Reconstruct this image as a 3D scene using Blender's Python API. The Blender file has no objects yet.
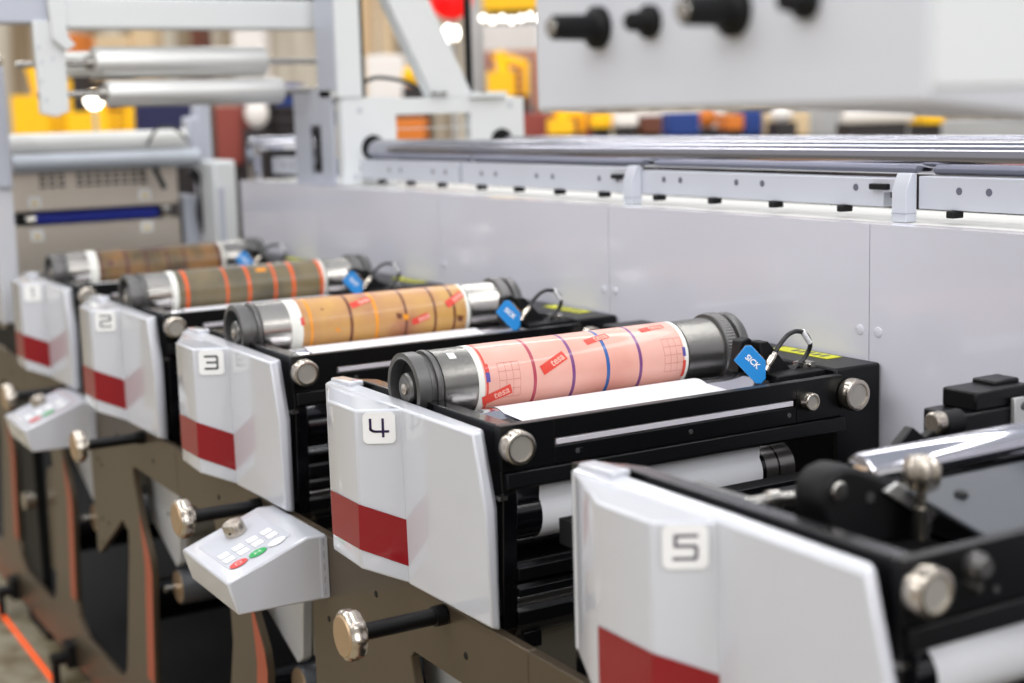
import bpy, bmesh, math, random
from mathutils import Vector, Matrix
random.seed(4)
S = 0.75
PI = math.pi
col = bpy.context.scene.collection
def HX(i): return (i - 6.647) * S          # print cylinder axis of unit i

# ------------------------------------------------------------------ materials
def nodes(name):
    m = bpy.data.materials.new(name); m.use_nodes = True
    nt = m.node_tree; return m, nt, nt.nodes['Principled BSDF']
def srgb(c):
    return tuple(((v/255)/12.92 if v/255 <= .04045 else ((v/255+.055)/1.055)**2.4) for v in c) + (1,)
def mat(name, c, rough=.5, metal=0, coat=0, noise=0, nscale=20, bump=0, bscale=200, stretch=None, emit=None, es=1, lin=False, spec=.5):
    m, nt, b = nodes(name)
    cc = srgb(c)
    b.inputs['Base Color'].default_value = cc
    b.inputs['Roughness'].default_value = rough
    b.inputs['Metallic'].default_value = metal
    b.inputs['Coat Weight'].default_value = coat
    b.inputs['Coat Roughness'].default_value = .05
    b.inputs['Specular IOR Level'].default_value = spec
    tc = nt.nodes.new('ShaderNodeTexCoord'); mp = nt.nodes.new('ShaderNodeMapping')
    nt.links.new(tc.outputs['Object'], mp.inputs[0])
    if stretch: mp.inputs['Scale'].default_value = stretch
    n = nt.nodes.new('ShaderNodeTexNoise'); n.inputs['Scale'].default_value = nscale; n.inputs['Detail'].default_value = 4
    nt.links.new(mp.outputs[0], n.inputs['Vector'])
    if noise:
        mx = nt.nodes.new('ShaderNodeMix'); mx.data_type = 'RGBA'
        mx.inputs['A'].default_value = tuple(v*(1-noise) for v in cc[:3])+(1,)
        mx.inputs['B'].default_value = tuple(min(1, v*(1+noise)) for v in cc[:3])+(1,)
        nt.links.new(n.outputs['Fac'], mx.inputs['Factor']); nt.links.new(mx.outputs['Result'], b.inputs['Base Color'])
    if bump:
        n2 = nt.nodes.new('ShaderNodeTexNoise'); n2.inputs['Scale'].default_value = bscale
        nt.links.new(mp.outputs[0], n2.inputs['Vector'])
        bp = nt.nodes.new('ShaderNodeBump'); bp.inputs['Strength'].default_value = bump; bp.inputs['Distance'].default_value = .001
        nt.links.new(n2.outputs['Fac'], bp.inputs['Height']); nt.links.new(bp.outputs[0], b.inputs['Normal'])
    if emit:
        b.inputs['Emission Color'].default_value = srgb(emit); b.inputs['Emission Strength'].default_value = es
    return m
M = {}
M['white'] = mat('white_gloss_lacquer', (210,212,219), .25, 0, 1, .012, 6, .03, 60)
M['wall'] = mat('white_cabinet_paint', (221,221,231), .26, 0, .5, .02, 3, .02, 30)
M['ledge'] = mat('white_ledge_paint', (236,236,232), .4)
M['beam'] = mat('pale_grey_machined_paint', (200,203,212), .4, .1, 0, .03, 8)
M['grey_and_shade'] = mat('grey_metal_and_shade', (188,192,204), .4, .1, 0, .03, 8)  # grey paint; also colours in the shade on the white post and bracket
M['offwhite'] = mat('off_white_paint', (222,225,226), .4, 0, 0, .02, 8)
M['red'] = mat('dark_red_lacquer', (142,2,22), .3, 0, .35, .03, 10)
M['plate'] = mat('number_plate', (250,250,250), .35)
M['dig4'] = mat('violet_black_ink', (38,22,70), .5)
M['dig3'] = mat('dark_green_black_ink', (40,46,40), .5)
M['dig5'] = mat('grey_ink', (92,84,100), .5)
M['dig2'] = mat('dark_grey_ink', (85,86,88), .5)
M['dig1'] = mat('mid_grey_ink', (120,120,126), .5)
M['black'] = mat('black_anodised', (6,7,9), .36, 0, 0, .1, 12, .05, 150, spec=.32)
M['blackmatte'] = mat('matte_black', (9,10,12), .55, 0, 0, .1, 12, spec=.3)
M['blackgloss'] = mat('black_gloss', (10,10,14), .2, .2, .3)
M['darksteel'] = mat('gunmetal_steel', (142,140,136), .27, .9, 0, .1, 40, .08, 120, (1,12,12))
M['darkring'] = mat('dark_ring_steel', (112,111,110), .36, .75, 0, .12, 30, .1, 200)
M['steel'] = mat('brushed_steel', (196,192,186), .24, 1, 0, .06, 30, .1, 200)
M['nickel'] = mat('nickel_knob', (205,196,184), .27, 1, 0, .05, 50, .1, 250)
M['knobface'] = mat('turned_steel_face', (176,172,164), .5, .5, 0, .06, 50, .15, 300)
M['copper'] = mat('tan_knob_face', (200,172,140), .4, .8, 0, .05, 30)
M['chrome'] = mat('chrome', (214,214,222), .08, 1)
M['rail'] = mat('chrome_rail_steel', (172,172,182), .13, 1)
M['satin'] = mat('satin_aluminium', (214,214,212), .42, .55, 0, .03, 10)
M['rollwhite'] = mat('white_coated_roller', (232,232,228), .3)
M['guide'] = mat('white_slot_guide', (236,232,240), .3, .2)
M['paper'] = mat('white_paper', (226,227,231), .45, 0, 0, .01, 30)
M['brownplate'] = mat('bronze_grey_plate', (98,86,70), .33, .55, 0, .12, 4, .04, 60)
M['salmon'] = mat('salmon_edge_reflection', (178,84,56), .4, .2, 0, .05, 8)  # reflection of the orange floor line, put into the colour
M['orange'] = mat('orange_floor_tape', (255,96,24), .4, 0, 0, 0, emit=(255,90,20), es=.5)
M['bracket'] = mat('pale_machined_bracket', (206,206,206), .35, .3, 0, .05, 20)
M['greybox'] = mat('grey_cast_bracket', (122,118,108), .4, .3, 0, .05, 20)
M['roller'] = mat('dark_grey_rubber_roller', (66,68,72), .38, 0, 0, .06, 20)
M['stainless'] = mat('stainless_sheet', (214,204,190), .36, .8, 0, .05, 5, .05, 60)
M['blue'] = mat('sensor_blue', (30,138,214), .35, 0, .2)
M['deepblue'] = mat('deep_blue_band', (10,34,140), .3)
M['yellow'] = mat('yellow_sticker', (214,214,30), .45, 0, 0, .1, 60)
M['yellow2'] = mat('warm_yellow_sticker', (226,190,50), .45)
M['ledorange'] = mat('amber_indicator', (230,160,40), .4, emit=(230,150,40), es=.6)
M['redbtn'] = mat('red_button', (226,66,60), .4)
M['greenbtn'] = mat('green_button', (20,170,84), .4)
M['key'] = mat('white_key', (250,250,250), .35)
M['keyline'] = mat('grey_key_outline', (150,152,160), .5)
M['membrane'] = mat('pale_grey_membrane', (196,198,206), .35)
M['cable'] = mat('black_cable', (22,22,26), .4)
M['tape'] = mat('red_tape', (222,66,50), .4)
M['tapetext'] = mat('pale_pink_lettering', (246,176,160), .5)
M['inkline'] = mat('thin_red_grid_ink', (198,120,112), .5)
M['wtape'] = mat('white_edge_tape', (238,238,230), .45)
M['greenhollow'] = mat('dark_teal_recess', (26,54,46), .4, .4)

# ------------------------------------------------------------------ mesh builder
class MB:
    def __init__(s): s.v=[]; s.f=[]; s.mi=[]; s.cur=0
    def mat(s,i): s.cur=i; return s
    def add(s, vs, fs):
        o=len(s.v); s.v += [tuple(v) for v in vs]
        for f in fs: s.f.append([o+i for i in f]); s.mi.append(s.cur)
        return s
    def box(s,x0,x1,y0,y1,z0,z1):
        return s.add([(x0,y0,z0),(x1,y0,z0),(x1,y1,z0),(x0,y1,z0),(x0,y0,z1),(x1,y0,z1),(x1,y1,z1),(x0,y1,z1)],
                     [(3,2,1,0),(4,5,6,7),(0,1,5,4),(1,2,6,5),(2,3,7,6),(3,0,4,7)])
    def loft(s, rings, closed=True, caps=True):
        n=len(rings[0]); vs=[p for r in rings for p in r]; fs=[]
        for k in range(len(rings)-1):
            for i in range(n if closed else n-1):
                j=(i+1)%n; fs.append((k*n+i,k*n+j,(k+1)*n+j,(k+1)*n+i))
        if caps and closed: fs.append(tuple(reversed(range(n)))); fs.append(tuple(range((len(rings)-1)*n,len(rings)*n)))
        return s.add(vs,fs)
    def prism(s, poly, axis, a, b):
        def P(p,t):
            if axis=='x': return (t,p[0],p[1])
            if axis=='y': return (p[0],t,p[1])
            return (p[0],p[1],t)
        return s.loft([[P(p,a) for p in poly],[P(p,b) for p in poly]])
    def lathe(s, origin, axis, prof, n=48, lobes=0, amp=0, mats=None):
        # prof: list of (t along axis, r)
        ax=Vector(axis).normalized(); up=Vector((0,0,1)) if abs(ax.z)<.9 else Vector((1,0,0))
        u=ax.cross(up).normalized(); w=ax.cross(u); o=Vector(origin)
        base=len(s.v)
        for (t,r,*fl) in prof:
            for i in range(n):
                a=2*PI*i/n; rr=r
                if fl and fl[0]=='l': rr=r*(1+amp*math.cos(lobes*a))
                if fl and fl[0]=='k': rr=r*(1+(amp if i%2 else -amp))
                s.v.append(tuple(o+ax*t+(u*math.cos(a)+w*math.sin(a))*rr))
        for k in range(len(prof)-1):
            for i in range(n):
                j=(i+1)%n; s.f.append([base+k*n+i,base+k*n+j,base+(k+1)*n+j,base+(k+1)*n+i]); s.mi.append(mats[k] if mats else s.cur)
        for k,rev in ((0,True),(len(prof)-1,False)):
            if prof[k][1]>1e-4:
                idx=[base+k*n+i for i in range(n)]; s.f.append(idx[::-1] if rev else idx); s.mi.append(mats[min(k,len(mats)-1)] if mats else s.cur)
        return s
    def cyl(s,p0,p1,r,n=32,r1=None):
        d=Vector(p1)-Vector(p0); return s.lathe(p0,d,[(0,r),(d.length,r if r1 is None else r1)],n)
    def tube(s,pts,r,n=10):
        pts=[Vector(p) for p in pts]
        # catmull-rom
        out=[]
        for i in range(len(pts)-1):
            p0=pts[max(i-1,0)];p1=pts[i];p2=pts[i+1];p3=pts[min(i+2,len(pts)-1)]
            for k in range(8):
                t=k/8; out.append(.5*((2*p1)+(-p0+p2)*t+(2*p0-5*p1+4*p2-p3)*t*t+(-p0+3*p1-3*p2+p3)*t**3))
        out.append(pts[-1]); rings=[]; up=Vector((.3,.1,1)).normalized()
        for i,p in enumerate(out):
            d=(out[min(i+1,len(out)-1)]-out[max(i-1,0)]).normalized()
            a=d.cross(up).normalized(); b=d.cross(a); up=-b if b.dot(up)<0 else b
            rings.append([tuple(p+(a*math.cos(2*PI*k/n)+b*math.sin(2*PI*k/n))*r) for k in range(n)])
        return s.loft(rings)
    def build(s,name,mats,parent=None,bevel=0,smooth=35,base=None):
        me=bpy.data.meshes.new(name)
        b=Vector(base) if base is not None else (Vector(parent['_b']) if parent is not None else Vector((0,0,0)))
        me.from_pydata([tuple(Vector(v)-b) for v in s.v],[],s.f)
        if not isinstance(mats,(list,tuple)): mats=[mats]
        for m in mats: me.materials.append(m)
        for p,i in zip(me.polygons,s.mi): p.material_index=i
        bm=bmesh.new(); bm.from_mesh(me); bmesh.ops.recalc_face_normals(bm,faces=bm.faces); bm.to_mesh(me); bm.free()
        me.update()
        if smooth:
            me.polygons.foreach_set('use_smooth',[True]*len(me.polygons)); me.set_sharp_from_angle(angle=math.radians(smooth))
        o=bpy.data.objects.new(name,me); col.objects.link(o)
        if parent is not None: o.parent=parent; o['_b']=parent['_b']
        else: o.location=b
        if parent is None: o['_b']=tuple(b)
        if bevel:
            md=o.modifiers.new('bevel','BEVEL'); md.width=bevel; md.segments=2; md.limit_method='ANGLE'; md.angle_limit=math.radians(25)
        return o
def thing(name,label,cat,base,group=None,off=0):
    """base in unit-local coordinates; off = world x of the unit"""
    o=bpy.data.objects.new(name,None); col.objects.link(o); o.empty_display_size=.05
    o['_b']=tuple(base); o.location=(base[0]+off,base[1],base[2]); o['label']=label; o['category']=cat
    if group: o['group']=group
    return o
def tag(o,label,cat,group=None): o['label']=label; o['category']=cat; o.update_tag(); 
def tagg(o,label,cat,group=None):
    o['label']=label; o['category']=cat
    if group: o['group']=group
    return o
def struct(o): o['kind']='structure'; return o
def dup(root,dx,label,skip=()):
    r=root.copy(); col.objects.link(r); r.location=root.location+Vector((dx,0,0)); r['label']=label
    for ch in list(root.children):
        if ch.name.split('.')[0] in skip: continue
        c=ch.copy(); col.objects.link(c); c.parent=r
        for g in list(ch.children):
            d=g.copy(); col.objects.link(d); d.parent=c
    return r
ORD={1:'first',2:'second',3:'third',4:'fourth',5:'fifth'}

# ------------------------------------------------------------------ digits (drawn as strokes)
def stroke(mb, pts, w, frame):
    """pts 2D polyline, frame(u,v)->3D"""
    for a,b in zip(pts[:-1],pts[1:]):
        a=Vector(a);b=Vector(b);d=(b-a).normalized()*w/2;n=Vector((-d.y,d.x))
        q=[a-d+n,b+d+n,b+d-n,a-d-n]
        mb.add([frame(p.x,p.y) for p in q],[(3,2,1,0)])
def rrect(cx,cy,w,h,r,n=5):
    out=[]
    for sx,sy,a0 in ((1,1,0),(-1,1,90),(-1,-1,180),(1,-1,270)):
        for k in range(n+1):
            a=math.radians(a0+90*k/n); out.append((cx+sx*(w/2-r)+r*math.cos(a),cy+sy*(h/2-r)+r*math.sin(a)))
    return out
arc4=[(-.5,.5)]+[(-.5+.35*(1-math.cos(math.radians(a))),-.02-.2*math.sin(math.radians(a))) for a in range(0,91,15)]+[(.5,-.22)]
DIG={1:[[(-.12,.38),(.06,.5),(.06,-.5)]],
     2:[[(-.45,.5),(.4,.5),(.45,.42),(.45,.06),(-.4,.0),(-.45,-.08),(-.45,-.5),(.48,-.5)]],
     3:[[(-.45,.48),(.36,.48),(.45,.4),(.45,-.4),(.36,-.48),(-.45,-.48)],[(-.3,0),(.42,0)]],
     4:[arc4,[(.22,.5),(.22,-.5)]],
     5:[[(.45,.5),(-.4,.5),(-.4,.06),(.38,.04),(.45,-.04),(.45,-.4),(.38,-.5),(-.45,-.5)]]}

# ------------------------------------------------------------------ front covers
def make_cover(i):
    t=thing('unit_cover',COVER[i],'cover',(0,.950,.906),'glossy white covers of the print units',HX(i))
    mb=MB()
    inner=[(-.238,1.188),(.046,1.190),(.266,1.190),(.295,1.086),(.302,.924),(.052,.919),(-.05,.938),(-.238,.960)]
    outer=[(-.240,1.194),(.046,1.193),(.247,1.190),(.279,1.085),(.276,.910),(.052,.906),(-.05,.925),(-.240,.950)]
    mb.loft([[(x,.938,z) for x,z in inner],[(x-.0015,.952,(z+w)/2+.001) for (x,z),(_,w) in zip(inner,outer)],[(x,.966,z) for x,z in outer]])
    A=[(-.095,.88,1.189),(.010,.88,1.189),(.0465,.940,1.190),(-.234,.940,1.187)]
    K=[(-.095,.88,1.10),(.009,.88,1.11),(.048,.940,1.11),(-.234,.940,1.10)]
    B=[(-.096,.88,.947),(.005,.88,.943),(.0525,.940,.920),(-.234,.940,.958)]
    mb.loft([B,K,A])
    mb.prism([(-.238,1.185),(-.160,1.189),(-.160,1.200),(-.238,1.196)],'y',.948,.974)
    mb.build('cover_shell',M['white'],t,bevel=.0035)
    e=.0009
    # red band: left facet then diagonal facet
    rb=MB()
    nrm=Vector((.058,-.036,0)).normalized()*e
    rb.add([(-.0957,.88-e,.974),(.0058,.88-e,.974),(.0078,.88-e,1.045),(-.0955,.88-e,1.045)],[(0,1,2,3)])
    rb.add([(.0058+nrm.x,.8792+nrm.y,.974),(.0510+nrm.x,.939+nrm.y,.948),(.0495+nrm.x,.939+nrm.y,1.020),(.0078+nrm.x,.8792+nrm.y,1.045)],[(0,1,2,3)])
    rb.build('red_band',M['red'],t,smooth=0)
    # number plate on the diagonal facet
    o=Vector((.0288,.9095,1.1620)); u=Vector((.037,.060,0)).normalized(); n=Vector((.060,-.037,0)).normalized()
    def fr(d): return lambda a,b: tuple(o+u*a+Vector((0,0,b))+n*d)
    pm=MB(); r=rrect(0,0,.049,.048,.008)
    pm.loft([[fr(.0006)(a,b) for a,b in r],[fr(.0018)(a,b) for a,b in r]])
    p=pm.build('number_plate',M['plate'],t)
    dm=MB(); f2=fr(.0023)
    w,h_=(.026,.025)
    for pl in DIG[i]: stroke(dm,[(x*w,y*h_) for x,y in pl],.0038,f2)
    d=dm.build('numeral',M['dig%d'%i],p,smooth=0)
    d['label']='the number %d'%i
    return t
COVER={1:'glossy white cover with red band and number 1, farthest of the row',
       2:'glossy white cover with red band and number 2',
       3:'glossy white cover with red band and number 3',
       4:'glossy white cover with red band and number 4',
       5:'glossy white cover with red band and number 5, nearest and blurred'}
for i in range(1,6): make_cover(i)

# ------------------------------------------------------------------ print unit bodies
def knob_large(mb,x,y,z): pass
def add_knob(parent,x,y,z,r,L,collar,name='adjusting_knob'):
    """knurled knob facing +X whose face is at x"""
    k=MB()
    k.lathe((x-L,y,z),(1,0,0),[(0,r*.55),(0,r*.96),(.003,r,'k'),(L*.62,r,'k'),(L*.7,r*.97),(L*.93,r*.97),(L,r*.86),(L,r*.74),(L-.003,r*.70)],96,amp=.012)
    o=k.build(name,M['nickel'],parent)
    f=MB(); f.lathe((x-.0045,y,z),(1,0,0),[(0,r*.72),(.002,r*.72)],48); f.build('knob_face',M['knobface'],o)
    c=MB(); c.lathe((x-L-collar,y,z),(1,0,0),[(0,r*.82),(collar,r*.86)],48); c.build('knob_collar',M['black'],o)
    return o
def make_unit(i,kind):
    t=thing('print_unit',UNIT[i],'machine unit',(0,1.33,0.55),'black print units in the press',HX(i))
    mb=MB(); mb.prism([(-.30,.90),(.262,.90),(.272,1.09),(.262,1.1965),(-.17,1.1965),(-.30,1.180)],'y',.979,1.003)
    mb.build('operator_side_plate',M['blackgloss'],t,bevel=.0015)
    mb=MB(); mb.box(-.40,.262,1.600,1.697,.98,1.204 if i!=5 else 1.085); mb.build('drive_side_box',M['black'],t,bevel=.004)
    if i!=5:
        mb=MB(); mb.add([(.015,1.640,1.2045),(.10,1.640,1.2045),(.185,1.672,1.2045),(.10,1.69,1.2045)],[(0,1,2,3)])
        mb=MB(); mb.box(.045,.185,1.652,1.685,1.2042,1.2050)
        st=mb.build('warning_sticker',M['yellow'],t); st['label']='yellow warning sticker'
        mm=MB()
        for k in range(5): mm.box(.085+k*.018,.094+k*.018,1.660,1.678,1.2050,1.2054)
        mm.build('sticker_print',M['dig2'],st)
    # cross beam with slot
    mb=MB(); x0,x1=.262,.278; y0,y1=.975,1.60
    if kind:
        mb.box(x0,x1,y0,1.062,1.132,1.197); mb.box(x0,x1,1.505,y1,1.132,1.197)
        mb.box(x0,x1,1.062,1.505,1.132,1.1575); mb.box(x0,x1,1.062,1.505,1.169,1.197)
        mb.box(x1-.001,x1+.0008,1.10,1.108,1.143,1.150)
    else: mb.box(x0,x1,y0,y1,1.132,1.197)
    mb.build('cross_beam',M['black'],t,bevel=.001)
    if kind:
        mb=MB(); mb.box(.266,.2765,1.066,1.50,1.1590,1.1675); mb.build('slot_guide',M['guide'],t,bevel=.001)
    mb=MB()
    for yy in (1.10,1.30,1.49): mb.lathe((.2775,yy,1.146),(1,0,0),[(0,.004),(.0015,.0035)],16)
    mb.build('beam_screws',M['darkring'],t)
    mb=MB(); mb.prism([(.27,1.131),(.284,1.131),(.286,1.110),(.282,1.106),(.27,1.106)],'y',.980,1.60); mb.build('lower_lip',M['black'],t,bevel=.0015)
    mb=MB(); mb.box(.268,.284,.968,.980,1.094,1.100); mb.build('lip_bracket',M['steel'],t)
    # further cross bars
    for (bx,bz,h) in ((.275,.990,.018),(.275,.960,.012),(.27,.925,.02),(.385,1.078,.036)):
        mb=MB(); mb.box(bx-(.02 if bx<.3 else .034),bx,1.0 if bx<.3 else 1.02,1.598 if bz>.985 else 1.515,bz-h,bz); mb.build('tie_bar',M['black'],t,bevel=.001)
    # large knobs
    add_knob(t,.302,.994,1.168,.0245,.022,.002)
    add_knob(t,.302,1.612,1.166,.0255,.022,.002)
    if i!=5: add_knob(t,.296,1.524,1.165,.0145,.018,.002)
    # top roller under the print cylinder
    if i!=5:
        mb=MB(); mb.lathe((.09,1.035,1.125),(0,1,0),[(0,.03),(0,.054),(.002,.055),(.543,.055),(.545,.054),(.545,.03)],64); mb.build('impression_roller',M['chrome'],t)
        mb=MB(); mb.box(.10,.15,1.003,1.034,1.155,1.172); mb.box(.17,.20,.985,1.05,1.172,1.182); mb.build('bearing_block',M['blackmatte'],t,bevel=.002)
        mb=MB(); mb.box(-.04,.04,1.003,1.02,1.02,1.195); mb.build('bearing_block',M['blackmatte'],t)
    # lower roller
    mb=MB(); mb.lathe((.215,1.03,1.052),(0,1,0),[(-.018,.02),(-.018,.036),(-.016,.038),(.48,.038),(.482,.036),(.482,.02)],48); mb.build('guide_roller',M['blackgloss'],t)
    mb=MB(); mb.lathe((.215,1.466,1.052),(0,1,0),[(0,.0388),(.024,.0388)],48); mb.lathe((.215,1.494,1.052),(0,1,0),[(0,.0388),(.03,.0388)],48); mb.build('roller_sleeve',M['darksteel'],t)
    # inner rollers lower down
    for k,(rx,rz,rr,ma) in enumerate(((.10,.93,.05,'blackgloss'),(.22,.90,.028,'darksteel'),(-.18,.88,.04,'roller'))):
        mb=MB(); mb.lathe((rx,1.01,rz),(0,1,0),[(0,rr*.5),(0,rr),(.505,rr),(.505,rr*.5)],40); mb.build('inner_roller',M[ma],t)
    mb=MB(); mb.box(-.28,.25,1.02,1.05,.86,.885) ; mb.build('inner_bracket',M['black'],t,bevel=.002)
    return t
UNIT={1:'black print unit behind the cover numbered 1',2:'black print unit behind the cover numbered 2',3:'black print unit behind the cover numbered 3',
      4:'black print unit with slotted beam and knurled knobs behind cover 4',5:'blurred black print unit behind cover 5, without a print cylinder'}
for i in range(1,6): make_unit(i,i!=5)

# paper web through each unit (one continuous sheet)
def make_web(i):
    pts=[]
    cx,cz,r=.09,1.125,.0562
    for a in range(150,60,-6): pts.append((cx+r*math.cos(math.radians(a)),cz+r*math.sin(math.radians(a))))
    pts+= [(.17,1.1735),(.23,1.1675),(.250,1.163),(.252,1.15),(.25,1.12)]
    c2,z2,r2=.215,1.052,.0392
    for a in range(40,-80,-8): pts.append((c2+r2*math.cos(math.radians(a)),z2+r2*math.sin(math.radians(a))))
    pts+=[(.19,1.005),(.12,.995)]
    y0,y1=1.076,1.458
    if i==5:
        pts=[p for p in pts if p[1]<1.13 and p[0]>.2]
        pts=[(.2,1.125)]+pts[1:]
        y0=1.048
    mb=MB(); rings=[[(x,y0-(.022 if z<1.13 and x>.2 and i!=5 else 0),z),(x,y1,z)] for x,z in pts]
    mb.loft(rings,closed=False,caps=False)
    o=mb.build('paper_web',M['paper'],None,base=(0,1.27,.995),smooth=60)
    o.location.x+=HX(i)
    tagg(o,WEB[i],'paper','white paper webs running through the units')
WEB={1:'white paper web under the dark olive cylinder of unit 1',2:'white paper web under the orange-striped cylinder of unit 2',3:'white paper web under the yellow-tan cylinder of unit 3',
     4:'white paper web under the pink cylinder of unit 4',5:'white paper web low in the nearest blurred unit 5'}
for i in range(1,6): make_web(i)

# ------------------------------------------------------------------ print cylinders
def sleeve_mat(name,c1,c2,c3,scale=10,rough=.4,trans=0):
    m,nt,b=nodes(name)
    tc=nt.nodes.new('ShaderNodeTexCoord'); n=nt.nodes.new('ShaderNodeTexNoise'); n.inputs['Scale'].default_value=scale; n.inputs['Detail'].default_value=3
    r=nt.nodes.new('ShaderNodeValToRGB'); e=r.color_ramp.elements
    e[0].position=.35; e[0].color=srgb(c1); e[1].position=.68; e[1].color=srgb(c3); x=e.new(.5); x.color=srgb(c2)
    nt.links.new(tc.outputs['Object'],n.inputs['Vector']); nt.links.new(n.outputs['Fac'],r.inputs[0]); nt.links.new(r.outputs[0],b.inputs['Base Color'])
    b.inputs['Roughness'].default_value=rough; b.inputs['Coat Weight'].default_value=.25
    return m
SL={4:sleeve_mat('pink_plate_sleeve',(218,152,136),(227,166,150),(233,178,164),7),
    3:sleeve_mat('tan_plate_sleeve',(168,104,78),(192,142,92),(204,158,88),9),
    2:sleeve_mat('olive_plate_sleeve',(80,74,58),(100,92,72),(122,108,78),9,.35),
    1:sleeve_mat('dark_amber_plate_sleeve',(66,50,36),(96,80,52),(140,100,56),9,.35)}
def smat(n,c): return mat(n,c,.35,0,.3)
ST={'purple':smat('plum_stripe',(142,54,96)),'violet':smat('violet_stripe',(120,62,124)),'blue':smat('blue_stripe',(34,88,156)),'rose':smat('rose_stripe',(176,64,84)),
    'brown':smat('brown_stripe',(110,58,34)),'amber':smat('amber_stripe',(236,150,30)),'orange':smat('orange_stripe',(226,92,28)),'dark':smat('dark_plum_stripe',(82,36,44)),'grey':smat('grey_brown_stripe',(110,92,70)),
    'redink':smat('red_edge_ink',(220,70,56)),'blueink':smat('blue_edge_ink',(90,80,160))}
STR={4:[(1.168,.006,'rose'),(1.240,.006,'violet'),(1.306,.0065,'blue'),(1.370,.006,'violet'),(1.0825,.004,'redink')],
     3:[(1.110,.006,'amber'),(1.196,.007,'brown'),(1.252,.007,'amber'),(1.318,.006,'brown'),(1.385,.006,'brown'),(1.43,.006,'brown')],
     2:[(1.105,.009,'orange'),(1.205,.006,'orange'),(1.262,.008,'orange'),(1.330,.007,'orange'),(1.378,.009,'orange'),(1.455,.010,'orange')],
     1:[(1.100,.006,'dark'),(1.175,.007,'dark'),(1.232,.006,'dark'),(1.295,.006,'dark'),(1.345,.006,'dark'),(1.45,.008,'dark')]}
CYL={4:('steel print cylinder wrapped in a pink plate with purple and blue stripes','pink'),3:('steel print cylinder wrapped in a yellow-tan plate with brown and amber stripes','tan'),
     2:('steel print cylinder wrapped in an olive grey plate with orange stripes','olive'),1:('farthest steel print cylinder wrapped in a dark amber plate with plum stripes','amber')}
CZ=1.2095; CR=.0548
def wrap(y,s,r=CR+.0006):
    """s = arc length down the camera-facing side from the top"""
    a=PI/2-s/r; return (r*math.cos(a),y,CZ+r*math.sin(a))
def patch(mb,pts2,r,nu=8,nv=3):
    """quad of 4 (y,s) corners, subdivided on the cylinder"""
    a,b,c,d=[Vector(p) for p in pts2]; vs=[];fs=[]
    for j in range(nv+1):
        for k in range(nu+1):
            p=(a.lerp(b,k/nu)).lerp(d.lerp(c,k/nu),j/nv); vs.append(wrap(p.x,p.y,r))
    for j in range(nv):
        for k in range(nu): o=j*(nu+1)+k; fs.append((o,o+1,o+nu+2,o+nu+1))
    mb.add(vs,fs)
def text_mesh(body,size,font_off=0.0):
    cu=bpy.data.curves.new('t','FONT'); cu.body=body; cu.size=size; cu.align_x='CENTER'; cu.align_y='CENTER'; cu.offset=font_off; cu.resolution_u=3
    ob=bpy.data.objects.new('t',cu); col.objects.link(ob); bpy.context.view_layer.update()
    me=bpy.data.meshes.new_from_object(ob.evaluated_get(bpy.context.evaluated_depsgraph_get()))
    vs=[tuple(v.co) for v in me.vertices]; fs=[tuple(p.vertices) for p in me.polygons]
    bpy.data.objects.remove(ob); bpy.data.curves.remove(cu); bpy.data.meshes.remove(me)
    return vs,fs
def tesa(parent,y,s,ang,w=.052,h=.016,flip=False):
    ca,sa=math.cos(ang),math.sin(ang)
    def T(a,b): return (y+a*ca-b*sa, s+a*sa+b*ca)
    mb=MB(); patch(mb,[T(-w/2,-h/2),T(w/2,-h/2),T(w/2,h/2),T(-w/2,h/2)],CR+.0012,10,4)
    o=mb.build('tape_label',M['tape'],parent)
    vs,fs=text_mesh('tesa',.017,.0004); mb=MB()
    k=-1 if not flip else 1
    mb.add([wrap(*T(vx+.008,k*vy),CR+.0016) for vx,vy,_ in vs],fs)
    # thin frame line round the lettering
    mb.build('tape_lettering',M['tapetext'],o,smooth=0)
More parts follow.
